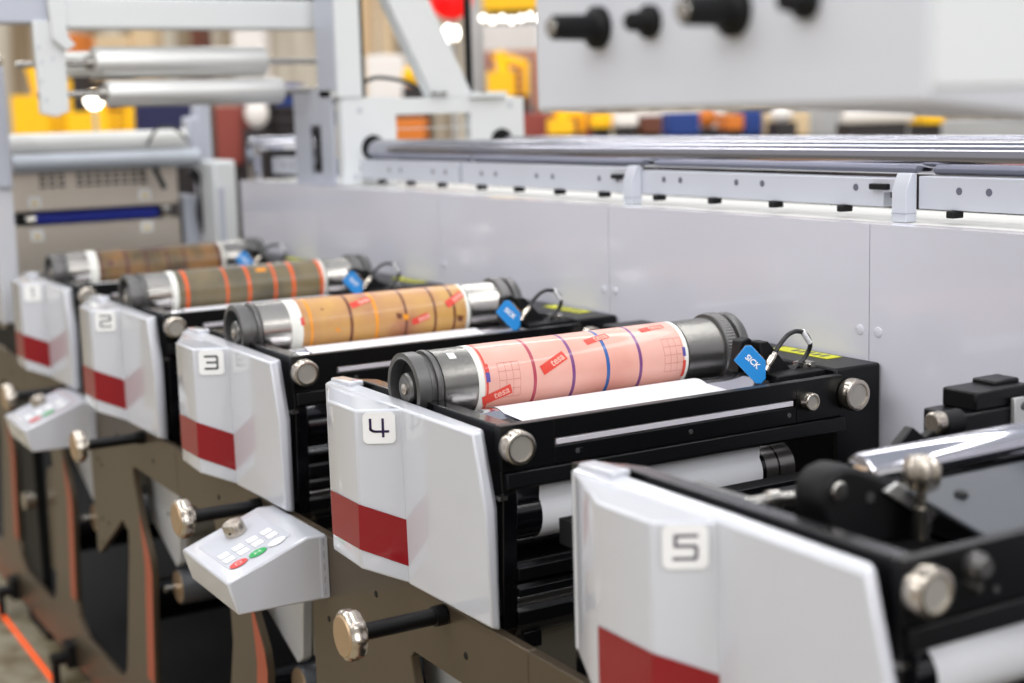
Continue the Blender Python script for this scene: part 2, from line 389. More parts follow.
def make_cylinder(i):
    t=thing('print_cylinder',CYL[i][0],'print cylinder',(0,1.29,CZ-CR),'print cylinders',HX(i))
    o=(0,0,CZ); ax=(0,1,0)
    # hollow left flange with hub
    mb=MB(); mb.lathe(o,ax,[(.985,.044),(.966,.046),(.9645,.050),(.9665,.0553),(.987,.0553),(.9885,.0540),(.989,.0505),(.998,.0505),(.9985,.0550),(1.001,.0562),(1.004,.0562),(1.006,.0550),(1.0065,.0530),(1.009,.0530),(1.0095,.0548)],96)
    mb.build('end_flange',M['darkring'],t,smooth=20)
    mb=MB(); mb.lathe(o,ax,[(.984,.045),(.986,.045)],64); mb.build('flange_recess',M['greenhollow'] if i==3 else M['blackmatte'],t)
    mb=MB(); mb.lathe(o,ax,[(.970,.0085),(.969,.012),(.969,.021),(.972,.024),(.986,.026)],64); hb=mb.build('hub',M['darkring'],t)
    mb=MB(); mb.lathe(o,ax,[(.9675,.0045),(.9665,.006),(.9665,.0085),(.9695,.009)],32); mb.build('hub_bushing',M['nickel'],hb)
    mb=MB(); mb.lathe(o,ax,[(1.0095,.040),(1.010,CR),(1.068,CR)],96); mb.build('steel_journal',M['darksteel' if i==4 else 'steel'],t)
    mb=MB(); patch(mb,[(1.030,.022),(1.042,.022),(1.042,.036),(1.030,.036)],CR+.0004,3,3); 
    if i==4: mb.build('white_sticker',M['plate'],t)
    # sleeve with stripes in one mesh
    st=sorted(STR[i]); keys=list(dict.fromkeys(c for _,_,c in st)); ms=[SL[i],M['wtape']]+[ST[k] for k in keys]
    prof=[(1.068,CR+.0004)];mi=[]
    wb={1:1.092,2:1.083,3:1.092,4:1.078}[i]; prof.append((wb,CR+.0005)); mi.append(1)
    y=wb
    for (yc,w,c) in st:
        if yc-w/2<y: continue
        if yc-w/2>y+.0005: prof.append((yc-w/2,CR+.0006)); mi.append(0)
        prof.append((yc+w/2,CR+.0006)); mi.append(2+keys.index(c)); y=yc+w/2
    prof.append((1.459,CR+.0006)); mi.append(0); prof.append((1.467,CR+.0004)); mi.append(1)
    mb=MB(); mb.lathe(o,ax,prof,128,mats=mi+[1]); mb.build('plate_sleeve',ms,t)
    # right journal, knurled rings, end flange
    mb=MB(); mb.lathe(o,ax,[(1.470,CR),(1.545,CR)],96); mb.build('steel_journal',M['darksteel' if i==4 else 'steel'],t)
    mb=MB(); mb.lathe(o,ax,[(1.545,.05),(1.546,.0600),(1.548,.0615,'k'),(1.566,.0615,'k'),(1.568,.060),(1.570,.052),(1.576,.052),(1.578,.058),(1.58,.0600),(1.592,.0600),(1.597,.056),(1.598,.04)],140,amp=.006)
    mb.build('knurled_ring',M['darkring'],t,smooth=20)
    if i in (1,2):
        mb=MB(); mb.lathe(o,ax,[(1.598,.012),(1.612,.012)],24); mb.build('shaft_end',M['nickel'],t)
    if i==4:
        tesa(t,1.205,.066,-.42); tesa(t,1.100,.106,-.32); tesa(t,1.300,.032,-.22,.05,.012); tesa(t,1.415,.022,-.12,.05,.011)
        g=MB()
        def ln(y0,s0,y1,s1,w=.0006):
            if abs(y1-y0)>abs(s1-s0): patch(g,[(y0,s0-w/2),(y1,s0-w/2),(y1,s0+w/2),(y0,s0+w/2)],CR+.0009,4,1)
            else: patch(g,[(y0-w/2,s0),(y0+w/2,s0),(y0+w/2,s1),(y0-w/2,s1)],CR+.0009,1,10)
        for gy,gs in ((1.104,.055),(1.418,.050)):
            for k in range(4): ln(gy+.0125*k,gs,gy+.0125*k,gs+.056)
            for k in range(5): ln(gy,gs+.014*k,gy+.0375,gs+.014*k)
        ln(1.115,.02,1.14,.02); 
        g.build('printed_grid',M['inkline'],t,smooth=0)
        g=MB(); patch(g,[(1.081,.068),(1.088,.068),(1.088,.083),(1.081,.083)],CR+.001,1,4); g.build('register_mark',ST['blueink'],t); g=MB(); patch(g,[(1.455,.068),(1.461,.068),(1.461,.083),(1.455,.083)],CR+.001,1,4); g.build('register_mark',ST['blueink'],t)
        g=MB(); patch(g,[(1.081,.054),(1.088,.054),(1.088,.068),(1.081,.068)],CR+.001,1,4); g.build('register_mark',ST['redink'],t); g=MB(); patch(g,[(1.455,.09),(1.461,.09),(1.461,.12),(1.455,.12)],CR+.001,1,4); g.build('register_mark',ST['redink'],t)
    if i==3:
        tesa(t,1.225,.04,-.3,.05,.014); tesa(t,1.435,.055,-.5,.05,.016); tesa(t,1.35,.09,-.3,.04,.014)
        g=MB(); patch(g,[(1.088,.062),(1.096,.062),(1.096,.078),(1.088,.078)],CR+.001,1,4); g.build('register_mark',ST['redink'],t)
        for (yy,ss,w,mm) in ((1.135,.045,.006,'brown'),(1.295,.072,.014,'brown'),(1.41,.06,.012,'brown'),(1.435,.09,.016,'brown'),(1.31,.076,.014,'amber'),(1.16,.09,.01,'amber')):
            g=MB(); patch(g,[(yy,ss),(yy+w,ss+.003),(yy+w*.8,ss+w),(yy+.002,ss+w*.8)],CR+(.001 if mm=='brown' else .0012),2,3); g.build('ink_smudge',ST[mm],t)
    if i==2:
        g=MB()
        for (yy,ss,w) in ((1.288,.030,.026),): patch(g,[(yy,ss),(yy+w,ss),(yy+w,ss+.012),(yy,ss+.012)],CR+.001,3,3)
        g.build('ink_smudge',ST['amber'],t)
    if i==1:
        for (yy,ss,w) in ((1.255,.02,.03),(1.12,.06,.014)):
            g=MB(); patch(g,[(yy,ss),(yy+w,ss),(yy+w,ss+.014),(yy,ss+.014)],CR+.001,3,3); g.build('ink_smudge',ST['dark'],t)
for i in range(1,5): make_cylinder(i)

# ------------------------------------------------------------------ register sensors
def make_sensor():
    t=thing('register_sensor',SEN[4],'sensor',(.2,1.48,1.197),'blue register sensors on the cross beams',HX(4))
    # blue hexagonal face turned to the operator side; corners measured in the X=.2 plane
    n=Vector((.78,-.62,.10)).normalized()           # face normal
    c=Vector((.215,1.468,1.222)); K_=.76; u=Vector((0,0,1)).cross(n).normalized(); v=n.cross(u)
    def F(a,b,d=0): return tuple(c+u*a*K_+v*b*K_+n*d)
    hexa=[(-.036,.006),(-.012,.036),(.000,.036),(.029,.004),(.029,-.032),(.020,-.043),(.008,-.042)]
    mb=MB(); mb.loft([[F(a,b,-.006) for a,b in hexa],[F(a,b,.0) for a,b in hexa]]); f=mb.build('blue_face',M['blue'],t,bevel=.0012)
    vs,fs=text_mesh('SICK',.0165,.0004); mb=MB(); ca,sa=math.cos(-.75),math.sin(-.75)
    mb.add([F(x*ca-y*sa+.002,x*sa+y*ca+.003,.0006) for x,y,_ in vs],fs); mb.build('brand_lettering',M['plate'],f,smooth=0)
    body=[(a*1.0,b*1.0) for a,b in hexa]
    mb=MB(); mb.loft([[F(a,b,-.034) for a,b in body],[F(a,b,-.0062) for a,b in body]]); mb.build('housing',M['blackmatte'],t,bevel=.0015)
    # indicator strip on the top right slope of the housing
    a,b=Vector(hexa[2]),Vector(hexa[3]); d=(b-a).normalized(); nn=Vector((d.y,-d.x)); 
    if nn.y<0: nn=-nn
    for k,(tt,mm) in enumerate(((.25,'plate'),(.42,'plate'),(.62,'ledorange'),(.8,'ledorange'))):
        p=a.lerp(b,tt)+nn*.0006; mb=MB()
        q=[p-d*.002,p+d*.002]
        mb.add([F(q[0].x,q[0].y,-.013),F(q[1].x,q[1].y,-.013),F(q[1].x,q[1].y,-.020),F(q[0].x,q[0].y,-.020)],[(0,1,2,3)]); mb.build('indicator_light',M[mm],t,smooth=0)
    # holder bracket
    mb=MB()
    mb.prism([(1.475,1.20),(1.50,1.20),(1.535,1.222),(1.50,1.254),(1.482,1.250)],'x',.15,.172)
    mb.prism([(1.50,1.197),(1.565,1.197),(1.515,1.250),(1.498,1.250)],'x',.175,.20)
    mb.box(.17,.24,1.50,1.60,1.190,1.2005)
    mb.build('holder_bracket',M['blackmatte'],t,bevel=.002)
    # connector and cable
    P=Vector((.215,1.492,1.206)); Q=Vector((.215,1.517,1.234)); dd=(Q-P)
    mb=MB(); mb.lathe(tuple(P),tuple(dd),[(0,.006),(.002,.0075),(.010,.0075),(.011,.006),(.014,.0065),(.028,.0065),(.030,.005),(.036,.0048)],24); mb.build('connector_plug',M['nickel'],t)
    mb=MB(); mb.tube([(.215,1.513,1.230),(.215,1.524,1.244),(.212,1.544,1.258),(.208,1.566,1.262),(.205,1.588,1.255),(.205,1.598,1.236),(.20,1.591,1.216),(.20,1.566,1.198),(.20,1.558,1.180)],.0038); mb.build('cable',M['cable'],t)
    mb=MB(); mb.cyl((.2062,1.580,1.2605),(.2050,1.597,1.2400),.0046,14); mb.build('cable_tag',M['plate'],t)
    mb=MB(); mb.box(.19,.215,1.575,1.600,1.2,1.210); mb.lathe((.216,1.588,1.206),(1,0,0),[(0,.004),(.004,.003)],12); mb.build('cable_clip',M['steel'],t)
    return t
SEN={4:'blue and black sensor with looped cable beside the pink cylinder',3:'blue and black sensor with looped cable beside the tan cylinder',
     2:'blurred blue sensor beside the orange-striped olive cylinder',1:'blurred small blue sensor beside the farthest print cylinder'}
s4=make_sensor()
for i in (3,2,1): dup(s4,(i-4)*S,SEN[i])

# ------------------------------------------------------------------ hand knobs with shafts
HK={4:'round scalloped hand knob on black shaft below cover 4',3:'round scalloped hand knob on black shaft below cover 3',2:'round scalloped hand knob on black shaft below cover 2',1:'blurred hand knob on shaft below cover 1, leftmost'}
def make_hand():
    t=thing('hand_knob',HK[4],'hand wheel',(.141,.95,.895),'hand knobs on black shafts along the side frame',HX(4))
    o=(.141,0,.896); ax=(0,1,0)
    mb=MB(); mb.lathe(o,ax,[(.786,.024),(.787,.033,'l'),(.792,.0365,'l'),(.806,.0365,'l'),(.811,.033,'l'),(.812,.014),(.820,.013),(.822,.010)],96,lobes=9,amp=.035); k=mb.build('knob_wheel',M['nickel'],t)
    mb=MB(); mb.lathe(o,ax,[(.7845,.001),(.7845,.0285),(.787,.031)],48); mb.build('knob_cap',M['copper'],k)
    mb=MB(); mb.lathe(o,ax,[(.820,.0125),(.93,.0125),(.931,.0155),(.949,.0155)],32); mb.build('shaft',M['black'],t)
    return t
hk=make_hand()
for i in (3,2,1): dup(hk,(i-4)*S,HK[i])

# ------------------------------------------------------------------ operator side frame: one plate per unit
FR={k:'bronze grey side frame plate with slanting leg under %s'%('cover %d'%k if k>0 else 'the farthest white column') for k in range(0,6)}
def make_frame(tongue=True):
    t=thing('frame_section',FR[4 if tongue else 3],'machine frame',(0,.96,.05),'side frame plates',HX(4 if tongue else 3))
    # outline clockwise in (x,z)
    O=[(-.374,.912),(.375,.912),(.375,.803),(.03,.803),(.018,.790),(.045,.70),(.075,.655),(.118,.60),(.128,.56),(.085,.27),(.10,.225),(.18,.187),(.375,.187),(.375,.06),(-.374,.06),(-.374,.187),(-.25,.187),(-.19,.20),(-.160,.24),(-.066,.56),(-.058,.62),(-.105,.640),(-.355,.492),(-.374,.505)]
    if not tongue: O=O[:-4]+[(-.066,.56),(-.070,.62),(-.10,.70),(-.14,.803),(-.374,.803)]
    mb=MB(); mb.prism(O,'y',.951,.967); mb.build('frame_plate',M['brownplate'],t,bevel=.002)
    # orange floor line's reflection painted in salmon along the leg edge
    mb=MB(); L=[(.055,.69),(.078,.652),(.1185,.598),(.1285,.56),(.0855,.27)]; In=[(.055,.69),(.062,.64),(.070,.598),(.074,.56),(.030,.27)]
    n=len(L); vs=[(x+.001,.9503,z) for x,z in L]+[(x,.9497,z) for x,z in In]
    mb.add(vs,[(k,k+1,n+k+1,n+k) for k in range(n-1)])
    mb.build('edge_reflection',M['salmon'],t,smooth=0)
    # screws
    for x,z in (((-.30,.76),(-.27,.75),(-.30,.60),(-.24,.60),(-.32,.53)) if tongue else ())+((-.10,.86),(.2,.85)):
        mb=MB(); mb.lathe((x,.951,z),(0,-1,0),[(0,.006),(.001,.005)],16); mb.build('frame_screw',M['blackmatte'],t)
    # foot clamp onto the strip
    mb=MB(); mb.box(-.02,.03,.885,.951,.070,.095); mb.box(-.03,.04,.925,.955,.055,.125); mb.box(-.01,.02,.885,.905,.003,.09); mb.build('foot_clamp',M['blackmatte'],t,bevel=.003)
    return t
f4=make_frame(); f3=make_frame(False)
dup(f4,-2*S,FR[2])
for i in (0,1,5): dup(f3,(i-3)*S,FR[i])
# pale bracket boxes behind the frame
BR={k:'pale wedge shaped bracket behind the side frame under cover %d'%k for k in (1,2,3,4)}
def make_bracket():
    t=thing('wedge_bracket',BR[4],'bracket',(.1,1.0,.578),'wedge brackets behind the frame',HX(4))
    mb=MB(); mb.prism([(-.06,.87),(.222,.87),(.212,.75),(.190,.595),(.165,.578),(-.02,.655)],'y',1.0,1.02); mb.build('bracket_face',M['bracket'],t,bevel=.002)
    mb=MB(); mb.prism([(1.02,.87),(1.30,.87),(1.30,.62),(1.02,.60)],'x',.195,.21); mb.prism([(1.02,.68),(1.30,.70),(1.30,.685),(1.02,.665)],'x',.208,.216); mb.build('bracket_side',M['greybox'],t,bevel=.001)
    mb=MB(); mb.lathe((.13,1.0,.70),(0,-1,0),[(0,.006),(.001,.005)],14); mb.build('bracket_hole',M['blackmatte'],t)
    return t
b4=make_bracket()
for i in (3,2,1): dup(b4,(i-4)*S,BR[i])
LR={k:'dark grey roller low inside the press under cover %d'%k for k in (1,2,3,4)}
def make_lowroll():
    t=thing('lower_roller',LR[4],'roller',(.17,1.0,.48),'rollers low inside the press',HX(4))
    mb=MB(); mb.lathe((.17,1.0,.53),(0,1,0),[(0,.02),(0,.040),(.003,.042),(.5195,.042)],48); mb.build('roller_body',M['roller'],t)
    mb=MB(); mb.lathe((.17,.998,.53),(0,1,0),[(0,.02),(0,.038),(.002,.038)],48); mb.build('roller_cap',M['copper'],t)
    mb=MB(); mb.lathe((.17,.967,.53),(0,1,0),[(0,.008),(.04,.008)],20); mb.build('roller_shaft',M['steel'],t)
    mb=MB(); mb.lathe((-.16,1.0,.40),(0,1,0),[(0,.02),(0,.055),(.5195,.055)],48); mb.build('second_roller',M['blackgloss'],t)
    return t
l4=make_lowroll()
for i in (3,2,1): dup(l4,(i-4)*S,LR[i])

# ------------------------------------------------------------------ control boxes
CB={4:'white sloped control box with green and red buttons between covers 3 and 4',2:'blurred white sloped control box with buttons below cover 1'}
def make_ctrl():
    t=thing('control_box',CB[4],'control box',(-.41,.95,.80),'control boxes on the side frame',HX(4))
    prof=[(.9505,.9145),(.914,.9155),(.768,.861),(.785,.802),(.9505,.800)]
    x0,x1=-.530,-.291
    mb=MB(); mb.prism(prof,'x',x0,x1); mb.build('housing',M['white'],t,bevel=.004)
    # hinge strip at the back of the right end
    mb=MB(); mb.box(x1,x1+.0015,.937,.9500,.803,.911); h=mb.build('hinge_strip',M['membrane'],t)
    mb=MB()
    for k in range(5): mb.box(x1+.0013,x1+.002,.942,.9435,.808+k*.022,.820+k*.022)
    mb.build('hinge_joint',M['keyline'],h)
    A=Vector((.072,.914,.9155)); B=Vector((.072,.768,.861)); d=(B-A).normalized(); n=Vector((1,0,0)).cross(d); 
    if n.z<0: n=-n
    def F(x,v,e=0): return tuple(Vector((x,0,0))+A+d*v+n*e)
    mb=MB(); r=rrect(-.490,.072,.170,.122,.006)
    mb.loft([[F(a,b,.0002) for a,b in r],[F(a,b,.0007) for a,b in r]]); pm=mb.build('membrane_panel',M['membrane'],t)
    for v in (.118,.090,.0615,.0335):
        for x in (-.474,-.447):
            mb=MB(); r=rrect(x,v,.022,.021,.001,1); mb.loft([[F(a,b,.0008) for a,b in r],[F(a,b,.0012) for a,b in r]]); kk=mb.build('key',M['keyline'],t)
            mb=MB(); r=rrect(x,v,.0205,.0195,.001,1); mb.loft([[F(a,b,.0012) for a,b in r],[F(a,b,.0016) for a,b in r]]); mb.build('key_top',M['key'],kk)
    for v,mm,nm in ((.114,'redbtn','stop_button'),(.0765,'greenbtn','start_button'),(.039,'key','white_button')):
        ring=[(-.410+.0125*math.cos(2*PI*k/32),v+.0165*math.sin(2*PI*k/32)) for k in range(32)]
        big=[(-.410+.0132*math.cos(2*PI*k/32),v+.0172*math.sin(2*PI*k/32)) for k in range(32)]
        mb=MB(); mb.loft([[F(a,b,.0008) for a,b in ring],[F(a,b,.002) for a,b in ring]]); bt=mb.build(nm,M[mm],t); bt['label']=nm.replace('_',' ').replace('stop','red stop').replace('start','green start')
        mb=MB(); mb.loft([[F(a,b,.0007) for a,b in big],[F(a,b,.0011) for a,b in big]]); mb.build('button_rim',M['keyline'],bt)
        mb=MB()
        if nm=='white_button':
            for k in (-1,0,1): stroke(mb,[(-.414+abs(k)*.003,v+k*.006),(-.406-abs(k)*.003,v+k*.006)],.0012,lambda a,b:F(a,b,.0023))
        elif nm=='stop_button':
            stroke(mb,[(-.4145,v-.005),(-.4055,v-.005),(-.4055,v+.005),(-.4145,v+.005),(-.4145,v-.005)],.001,lambda a,b:F(a,b,.0023))
        else:
            stroke(mb,[(-.415,v-.005),(-.405,v-.005)],.001,lambda a,b:F(a,b,.0023)); stroke(mb,[(-.415,v+.005),(-.405,v+.005)],.001,lambda a,b:F(a,b,.0023)); stroke(mb,[(-.410,v-.006),(-.410,v+.006)],.001,lambda a,b:F(a,b,.0023))
        mb.build('button_symbol',M['key'] if nm!='white_button' else M['keyline'],bt,smooth=0)
    # rotary knob
    mb=MB(); mb.lathe(F(-.537,.068,.0),tuple(n),[(0,.018),(.002,.020,'l'),(.020,.019,'l'),(.024,.0165,'l'),(.024,.010),(.0225,.009)],96,lobes=14,amp=.03); kn=mb.build('speed_knob',M['nickel'],t)
    mb=MB(); p=Vector(F(-.537,.068,.011)); q=(d*.7+Vector((.7,0,0))).normalized(); mb.lathe(tuple(p+q*.0165),tuple(q),[(0,.0022),(.004,.0022)],12); mb.build('set_screw',M['blackmatte'],kn)
    return t
c4=make_ctrl(); dup(c4,-2*S,CB[2])

# ------------------------------------------------------------------ unit 5 special: chrome roller, levers
u5=HX(5)
t=thing('chrome_roller','blurred chrome roller lying across the nearest unit 5','roller',(.05,1.3,1.19),None,u5)
ax=(0,1,0)
mb=MB(); mb.lathe((.05,0,1.2105),ax,[(1.135,.012),(1.137,.0215),(1.142,.0235),(1.60,.0235)],64); mb.build('roller_body',M['chrome'],t)
mb=MB(); mb.lathe((.05,0,1.2105),ax,[(1.105,.009),(1.134,.009),(1.1365,.014),(1.1385,.0165)],40); mb.build('roller_journal',M['copper'],t)
t=thing('roller_lever','black rounded lever holding the near end of the chrome roller','lever',(.05,1.09,1.16),None,u5)
mb=MB(); mb.prism([(1.033,1.203),(1.037,1.222),(1.050,1.235),(1.070,1.239),(1.092,1.233),(1.120,1.221),(1.160,1.200),(1.190,1.178),(1.205,1.150),(1.20,1.135),(1.105,1.145),(1.045,1.172)],'x',.055,.10); mb.build('lever_arm',M['blackmatte'],t,bevel=.007)
mb=MB(); mb.lathe((.10,1.058,1.214),(1,0,0),[(0,.011),(.003,.011),(.005,.009)],24); mb.build('lever_bolt',M['steel'],t)
mb=MB(); mb.lathe((.10,1.104,1.200),(1,0,0),[(0,.006),(.0015,.006)],16); mb.build('lever_hole',M['darkring'],t)
mb=MB(); mb.prism([(1.12,1.205),(1.19,1.160),(1.205,1.172),(1.14,1.212)],'x',.101,.108); mb.build('lever_link',M['satin'],t,bevel=.001)
t=thing('clamp_knob','blurred fluted metal knob standing in front of the chrome roller','knob',(.135,1.15,1.16),None,u5)
mb=MB(); mb.lathe((.135,1.145,1.185),(0,0,1),[(0,.006),(.022,.006),(.024,.012),(.028,.0165,'l'),(.036,.0185,'l'),(.052,.0180,'l'),(.060,.014,'l'),(.062,.008)],80,lobes=6,amp=.13); mb.build('fluted_head',M['nickel'],t)
mb=MB(); mb.lathe((.135,1.145,1.155),(0,0,1),[(0,.009),(.035,.009)],24); mb.build('stem',M['steel'],t)
t=thing('ink_tray','dark grey tray plate sloping under the chrome roller','tray',(.2,1.35,1.14),None,u5)
mb=MB(); mb.loft([[(.10,1.15,1.205),(.10,1.58,1.205),(.10,1.58,1.200),(.10,1.15,1.200)],[(.235,1.155,1.172),(.235,1.58,1.172),(.235,1.58,1.167),(.235,1.155,1.167)]]); mb.build('tray_plate',mat('slate_tray',(74,78,84),.35,.5),t,bevel=.001)
mb=MB(); mb.lathe((.14,1.20,1.196),(.2,0,1),[(0,.008),(.003,.007)],20); mb.build('tray_screw',M['blackmatte'],t)
t=thing('side_clamp','small dark clamp block with hex bolt right of the nearest big knob','clamp',(.27,1.05,1.14),None,u5)
mb=MB(); mb.lathe((.278,1.066,1.178),(1,0,0),[(0,.014),(.01,.014),(.012,.010),(.018,.009)],24); mb.build('clamp_bolt',M['darkring'],t)
mb=MB(); mb.lathe((.278,1.068,1.156),(1,0,0),[(0,.006),(.008,.005)],16); mb.build('clamp_pin',M['steel'],t)
t=thing('pipe_joint','blurred metal joint piece behind the top edge of cover 5','joint',(-.02,1.05,1.17),None,u5)
mb=MB(); mb.lathe((.0,1.01,1.185),(.2,1,0),[(0,.007),(.03,.008),(.032,.012),(.045,.012),(.047,.008),(.075,.008)],24); mb.build('joint_body',M['steel'],t)
mb=MB(); mb.box(-.1,.0,1.004,1.03,1.17,1.19); mb.build('joint_block',M['darkring'],t,bevel=.003)
# drive side bearing carriage
t=thing('bearing_carriage','black bearing carriage with knurled knob against the rear wall of unit 5','carriage',(-.14,1.56,1.15),None,u5)
mb=MB()
mb.box(-.17,-.102,1.463,1.60,1.176,1.210); mb.box(-.165,-.106,1.493,1.60,1.210,1.236); mb.box(-.165,-.125,1.55,1.60,1.232,1.242); mb.box(-.16,-.11,1.47,1.60,1.10,1.176)
mb.build('carriage_block',M['black'],t,bevel=.003)
mb=MB(); mb.prism([(1.556,1.182),(1.60,1.182),(1.60,1.222),(1.556,1.222)],'x',-.1018,-.095); cp=mb.build('silver_plate',M['satin'],t,bevel=.001)
mb=MB(); mb.lathe((-.095,1.574,1.210),(1,0,0),[(0,.006),(.002,.005)],20); mb.build('plate_screw',M['darkring'],cp)
mb=MB(); mb.lathe((-.105,1.463,1.203),(0,-1,0),[(0,.012),(.004,.0165),(.036,.0165)],48); mb.build('knob_neck',M['blackmatte'],t)
mb=MB(); mb.lathe((-.105,1.428,1.205),(0,-1,0),[(0,.0150,'k'),(.014,.0150,'k'),(.017,.0125),(.017,.008)],64,amp=.012); mb.build('carriage_knob',M['nickel'],t)
t=thing('zigzag_plate','black zigzag edged plate behind the chrome roller','plate',(-.1,1.4,1.09),None,u5)
mb=MB(); mb.prism([(1.30,1.10),(1.325,1.170),(1.373,1.207),(1.396,1.190),(1.420,1.201),(1.455,1.17),(1.46,1.10)],'x',-.115,-.10); mb.build('zigzag_edge',M['black'],t,bevel=.002)
mb=MB(); mb.box(-.28,-.10,1.28,1.60,1.085,1.10); mb.build('mounting_base',M['black'],t)

# ------------------------------------------------------------------ press body behind: inner cabinet, rear wall panels, ledge, rails
xa,xb=-4.66,1.2
mb=MB(); mb.box(-8.5,1.2,1.52,1.695,0.0,.975); o=mb.build('press_base_cabinet',M['blackmatte'],None,base=(-1.8,1.6,0)); tagg(o,'long matte black base cabinet deep inside the press','cabinet')
o=MB().box(-8.5,1.2,.99,1.52,0.0,.12).build('drip_floor',M['blackmatte'],None,base=(-1.8,1.3,0)); tagg(o,'black floor pan running along inside the press','pan')
# rear wall: panels 0.75 m wide
seams=[-4.66,-4.003,-3.253,-2.503,-1.753,-1.003,-.24,.51,1.2]
PN=['narrow white rear panel at the far left end of the press','white rear panel behind the olive cylinder','white rear panel behind unit 2 and the tan cylinder','white rear panel above the tan cylinder, left of the long seam','large white rear panel above the pink cylinder between the two seams','white rear panel right of the seam behind unit 5','white rear panel at the right border of the view','white rear panel beyond the right border']
for k in range(len(seams)-1):
    a,b=seams[k]+.0009,seams[k+1]-.0009
    if a>-.3: break
    t=thing('rear_panel',PN[k],'panel',((a+b)/2,1.72,.0),'rear wall panels of the press')
    t['_b']=((a+b)/2,1.72,.0)
    mb=MB(); mb.box(a,b,1.700,1.740,.0,1.4265); mb.build('panel_sheet',M['wall'],t)
    if b>-2.6:
        for x in (a+.020,b-.020):
            for z in (1.252,):
                mb=MB(); mb.lathe((x,1.700,z),(0,-1,0),[(0,.0085),(.0010,.0085),(.0014,.0075)],32); mb.build('panel_fastener',M['wall'],t)
o=MB().box(-4.66,-.24,1.7405,2.0,0,1.4245).build('rail_cabinet',M['ledge'],None,base=(-2.4,1.86,0),bevel=.003); tagg(o,'white cabinet body whose top ledge carries the rails','cabinet')
o=MB().box(-.235,.9,1.700,2.0,0,1.4245).build('rail_cabinet',M['ledge'],None,base=(.3,1.86,0)); tagg(o,'white cabinet end past the right border of the view','ledge')
# rail beams
posts=[-2.518,-1.750]
BEAM=[(-4.58,-3.30),(-3.28,-2.55),(-2.511,-1.81),(-1.731,-.35)]
BL=['pale grey drilled rail beam at the far left, behind the white bracket','pale grey drilled rail beam ending at the middle post','pale grey drilled rail beam between the two posts','pale grey drilled rail beam right of the nearest post']
for k,(a,b) in enumerate(BEAM):
    t=thing('rail_beam',BL[k],'beam',((a+b)/2,1.80,1.43),'pale grey beams under the chrome rails'); 
    mb=MB()
    if k==2:
        mb.prism([(a,1.447),(b,1.447),(b,1.472),(b+.035,1.472),(b+.035,1.495),(a,1.495)],'y',1.785,1.825)
    else: mb.box(a,b,1.785,1.825,1.447,1.500)
    mb.build('beam_body',M['beam'],t,bevel=.0015)
    hs=[]
    x=a+.1
    if k==3: hs=[(-1.645,1.478),(-1.585,1.478),(-1.1,1.478),(-.9,1.478)]
    elif k==2: hs=[(-2.425,1.478),(-2.37,1.478),(-2.195,1.478),(-2.12,1.478),(-1.875,1.478)]
    else:
        while x<b-.05: hs+=[(x,1.475),(x+.07,1.475)]; x+=.26
    mb=MB()
    for x,z in hs: mb.lathe((x,1.7855,z),(0,-1,0),[(0,.0065),(.0012,.0060)],16)
    mb.build('beam_holes',mat('hole_grey_%d'%k,(96,98,112),.5),t)
    n=int((b-a)/.165)+1
    for q in range(n):
        fx=b-.095-q*.180 if k!=3 else a+.075+q*.3
        if fx<a+.02 or fx>b: continue
        mb=MB(); mb.box(fx-.008,fx+.008,1.776,1.800,1.4350,1.4465); mb.build('rubber_foot',M['blackmatte'],t,bevel=.002)
for k,x in enumerate(posts):
    t=thing('rail_post',['pale grey stepped post standing mid wall under the rails','pale grey stepped post nearest the camera under the rails'][k],'post',(x,1.78,1.425),'posts under the chrome rails')
    mb=MB(); mb.prism([(1.760,1.4255),(1.7845,1.4255),(1.7845,1.505),(1.772,1.505),(1.760,1.478)],'x',x-.016,x+.016); mb.build('post_body',M['beam'],t,bevel=.0015)
    mb=MB(); mb.box(x-.0165,x+.0165,1.7593,1.785,1.4395,1.4405); mb.build('post_joint',M['keyline'],t)
    mb=MB(); mb.box(x-.085,x-.045,1.775,1.80,1.476,1.486); mb.box(x-.05,x-.018,1.79,1.82,1.462,1.478); mb.build('catch',M['blackmatte'],t,bevel=.002)
# chrome rails
RL=['thick chrome rail nearest the camera running along the rear wall','second chrome rail from the front','third and farthest chrome rail from the front']
for k,(y,z,r,x0) in enumerate(((1.829,1.5285,.0285,-3.92),(2.04,1.531,.012,-2.9),(2.258,1.536,.016,-3.92))):
    mb=MB(); mb.cyl((x0,y,z),(.8,y,z),r,64); o=mb.build('chrome_rail',M['rail'],None,base=((x0+.8)/2,y,z-r)); tagg(o,RL[k],'rail','chrome rails along the top of the wall')

# ------------------------------------------------------------------ carriage frame at the left end of the rails
t=thing('rail_carriage','white bracket plate with two round holes riding the chrome rails','carriage',(-3.9,2.0,1.426),None); 
mb=MB()
Z0,Z1=1.428,1.677
mb.box(-3.93,-3.89,1.735,1.905,Z0,Z1); mb.box(-3.93,-3.89,2.154,2.338,1.535,Z1-.01); mb.box(-3.93,-3.89,1.905,2.154,1.583,1.585)
mb.box(-3.93,-3.89,1.905,2.154,1.625,Z1-.005)
mb.box(-4.05,-3.93,1.74,2.33,1.655,1.672)
mb.build('carriage_plate',M['offwhite'],t,bevel=.003)
mb=MB(); mb.lathe((-3.889,1.829,1.532),(1,0,0),[(0,.038),(.001,.037)],40); mb.build('rail_hole',M['blackmatte'],t)
mb=MB(); mb.lathe((-3.889,2.258,1.538),(1,0,0),[(0,.038),(.001,.037)],40); mb.build('rail_hole',M['blackmatte'],t)
mb=MB()
for y,z in ((1.79,1.64),(2.29,1.645),(1.77,1.45)): mb.lathe((-3.889,y,z),(1,0,0),[(0,.009),(.001,.008)],16)
mb.build('carriage_screws',M['membrane'],t)
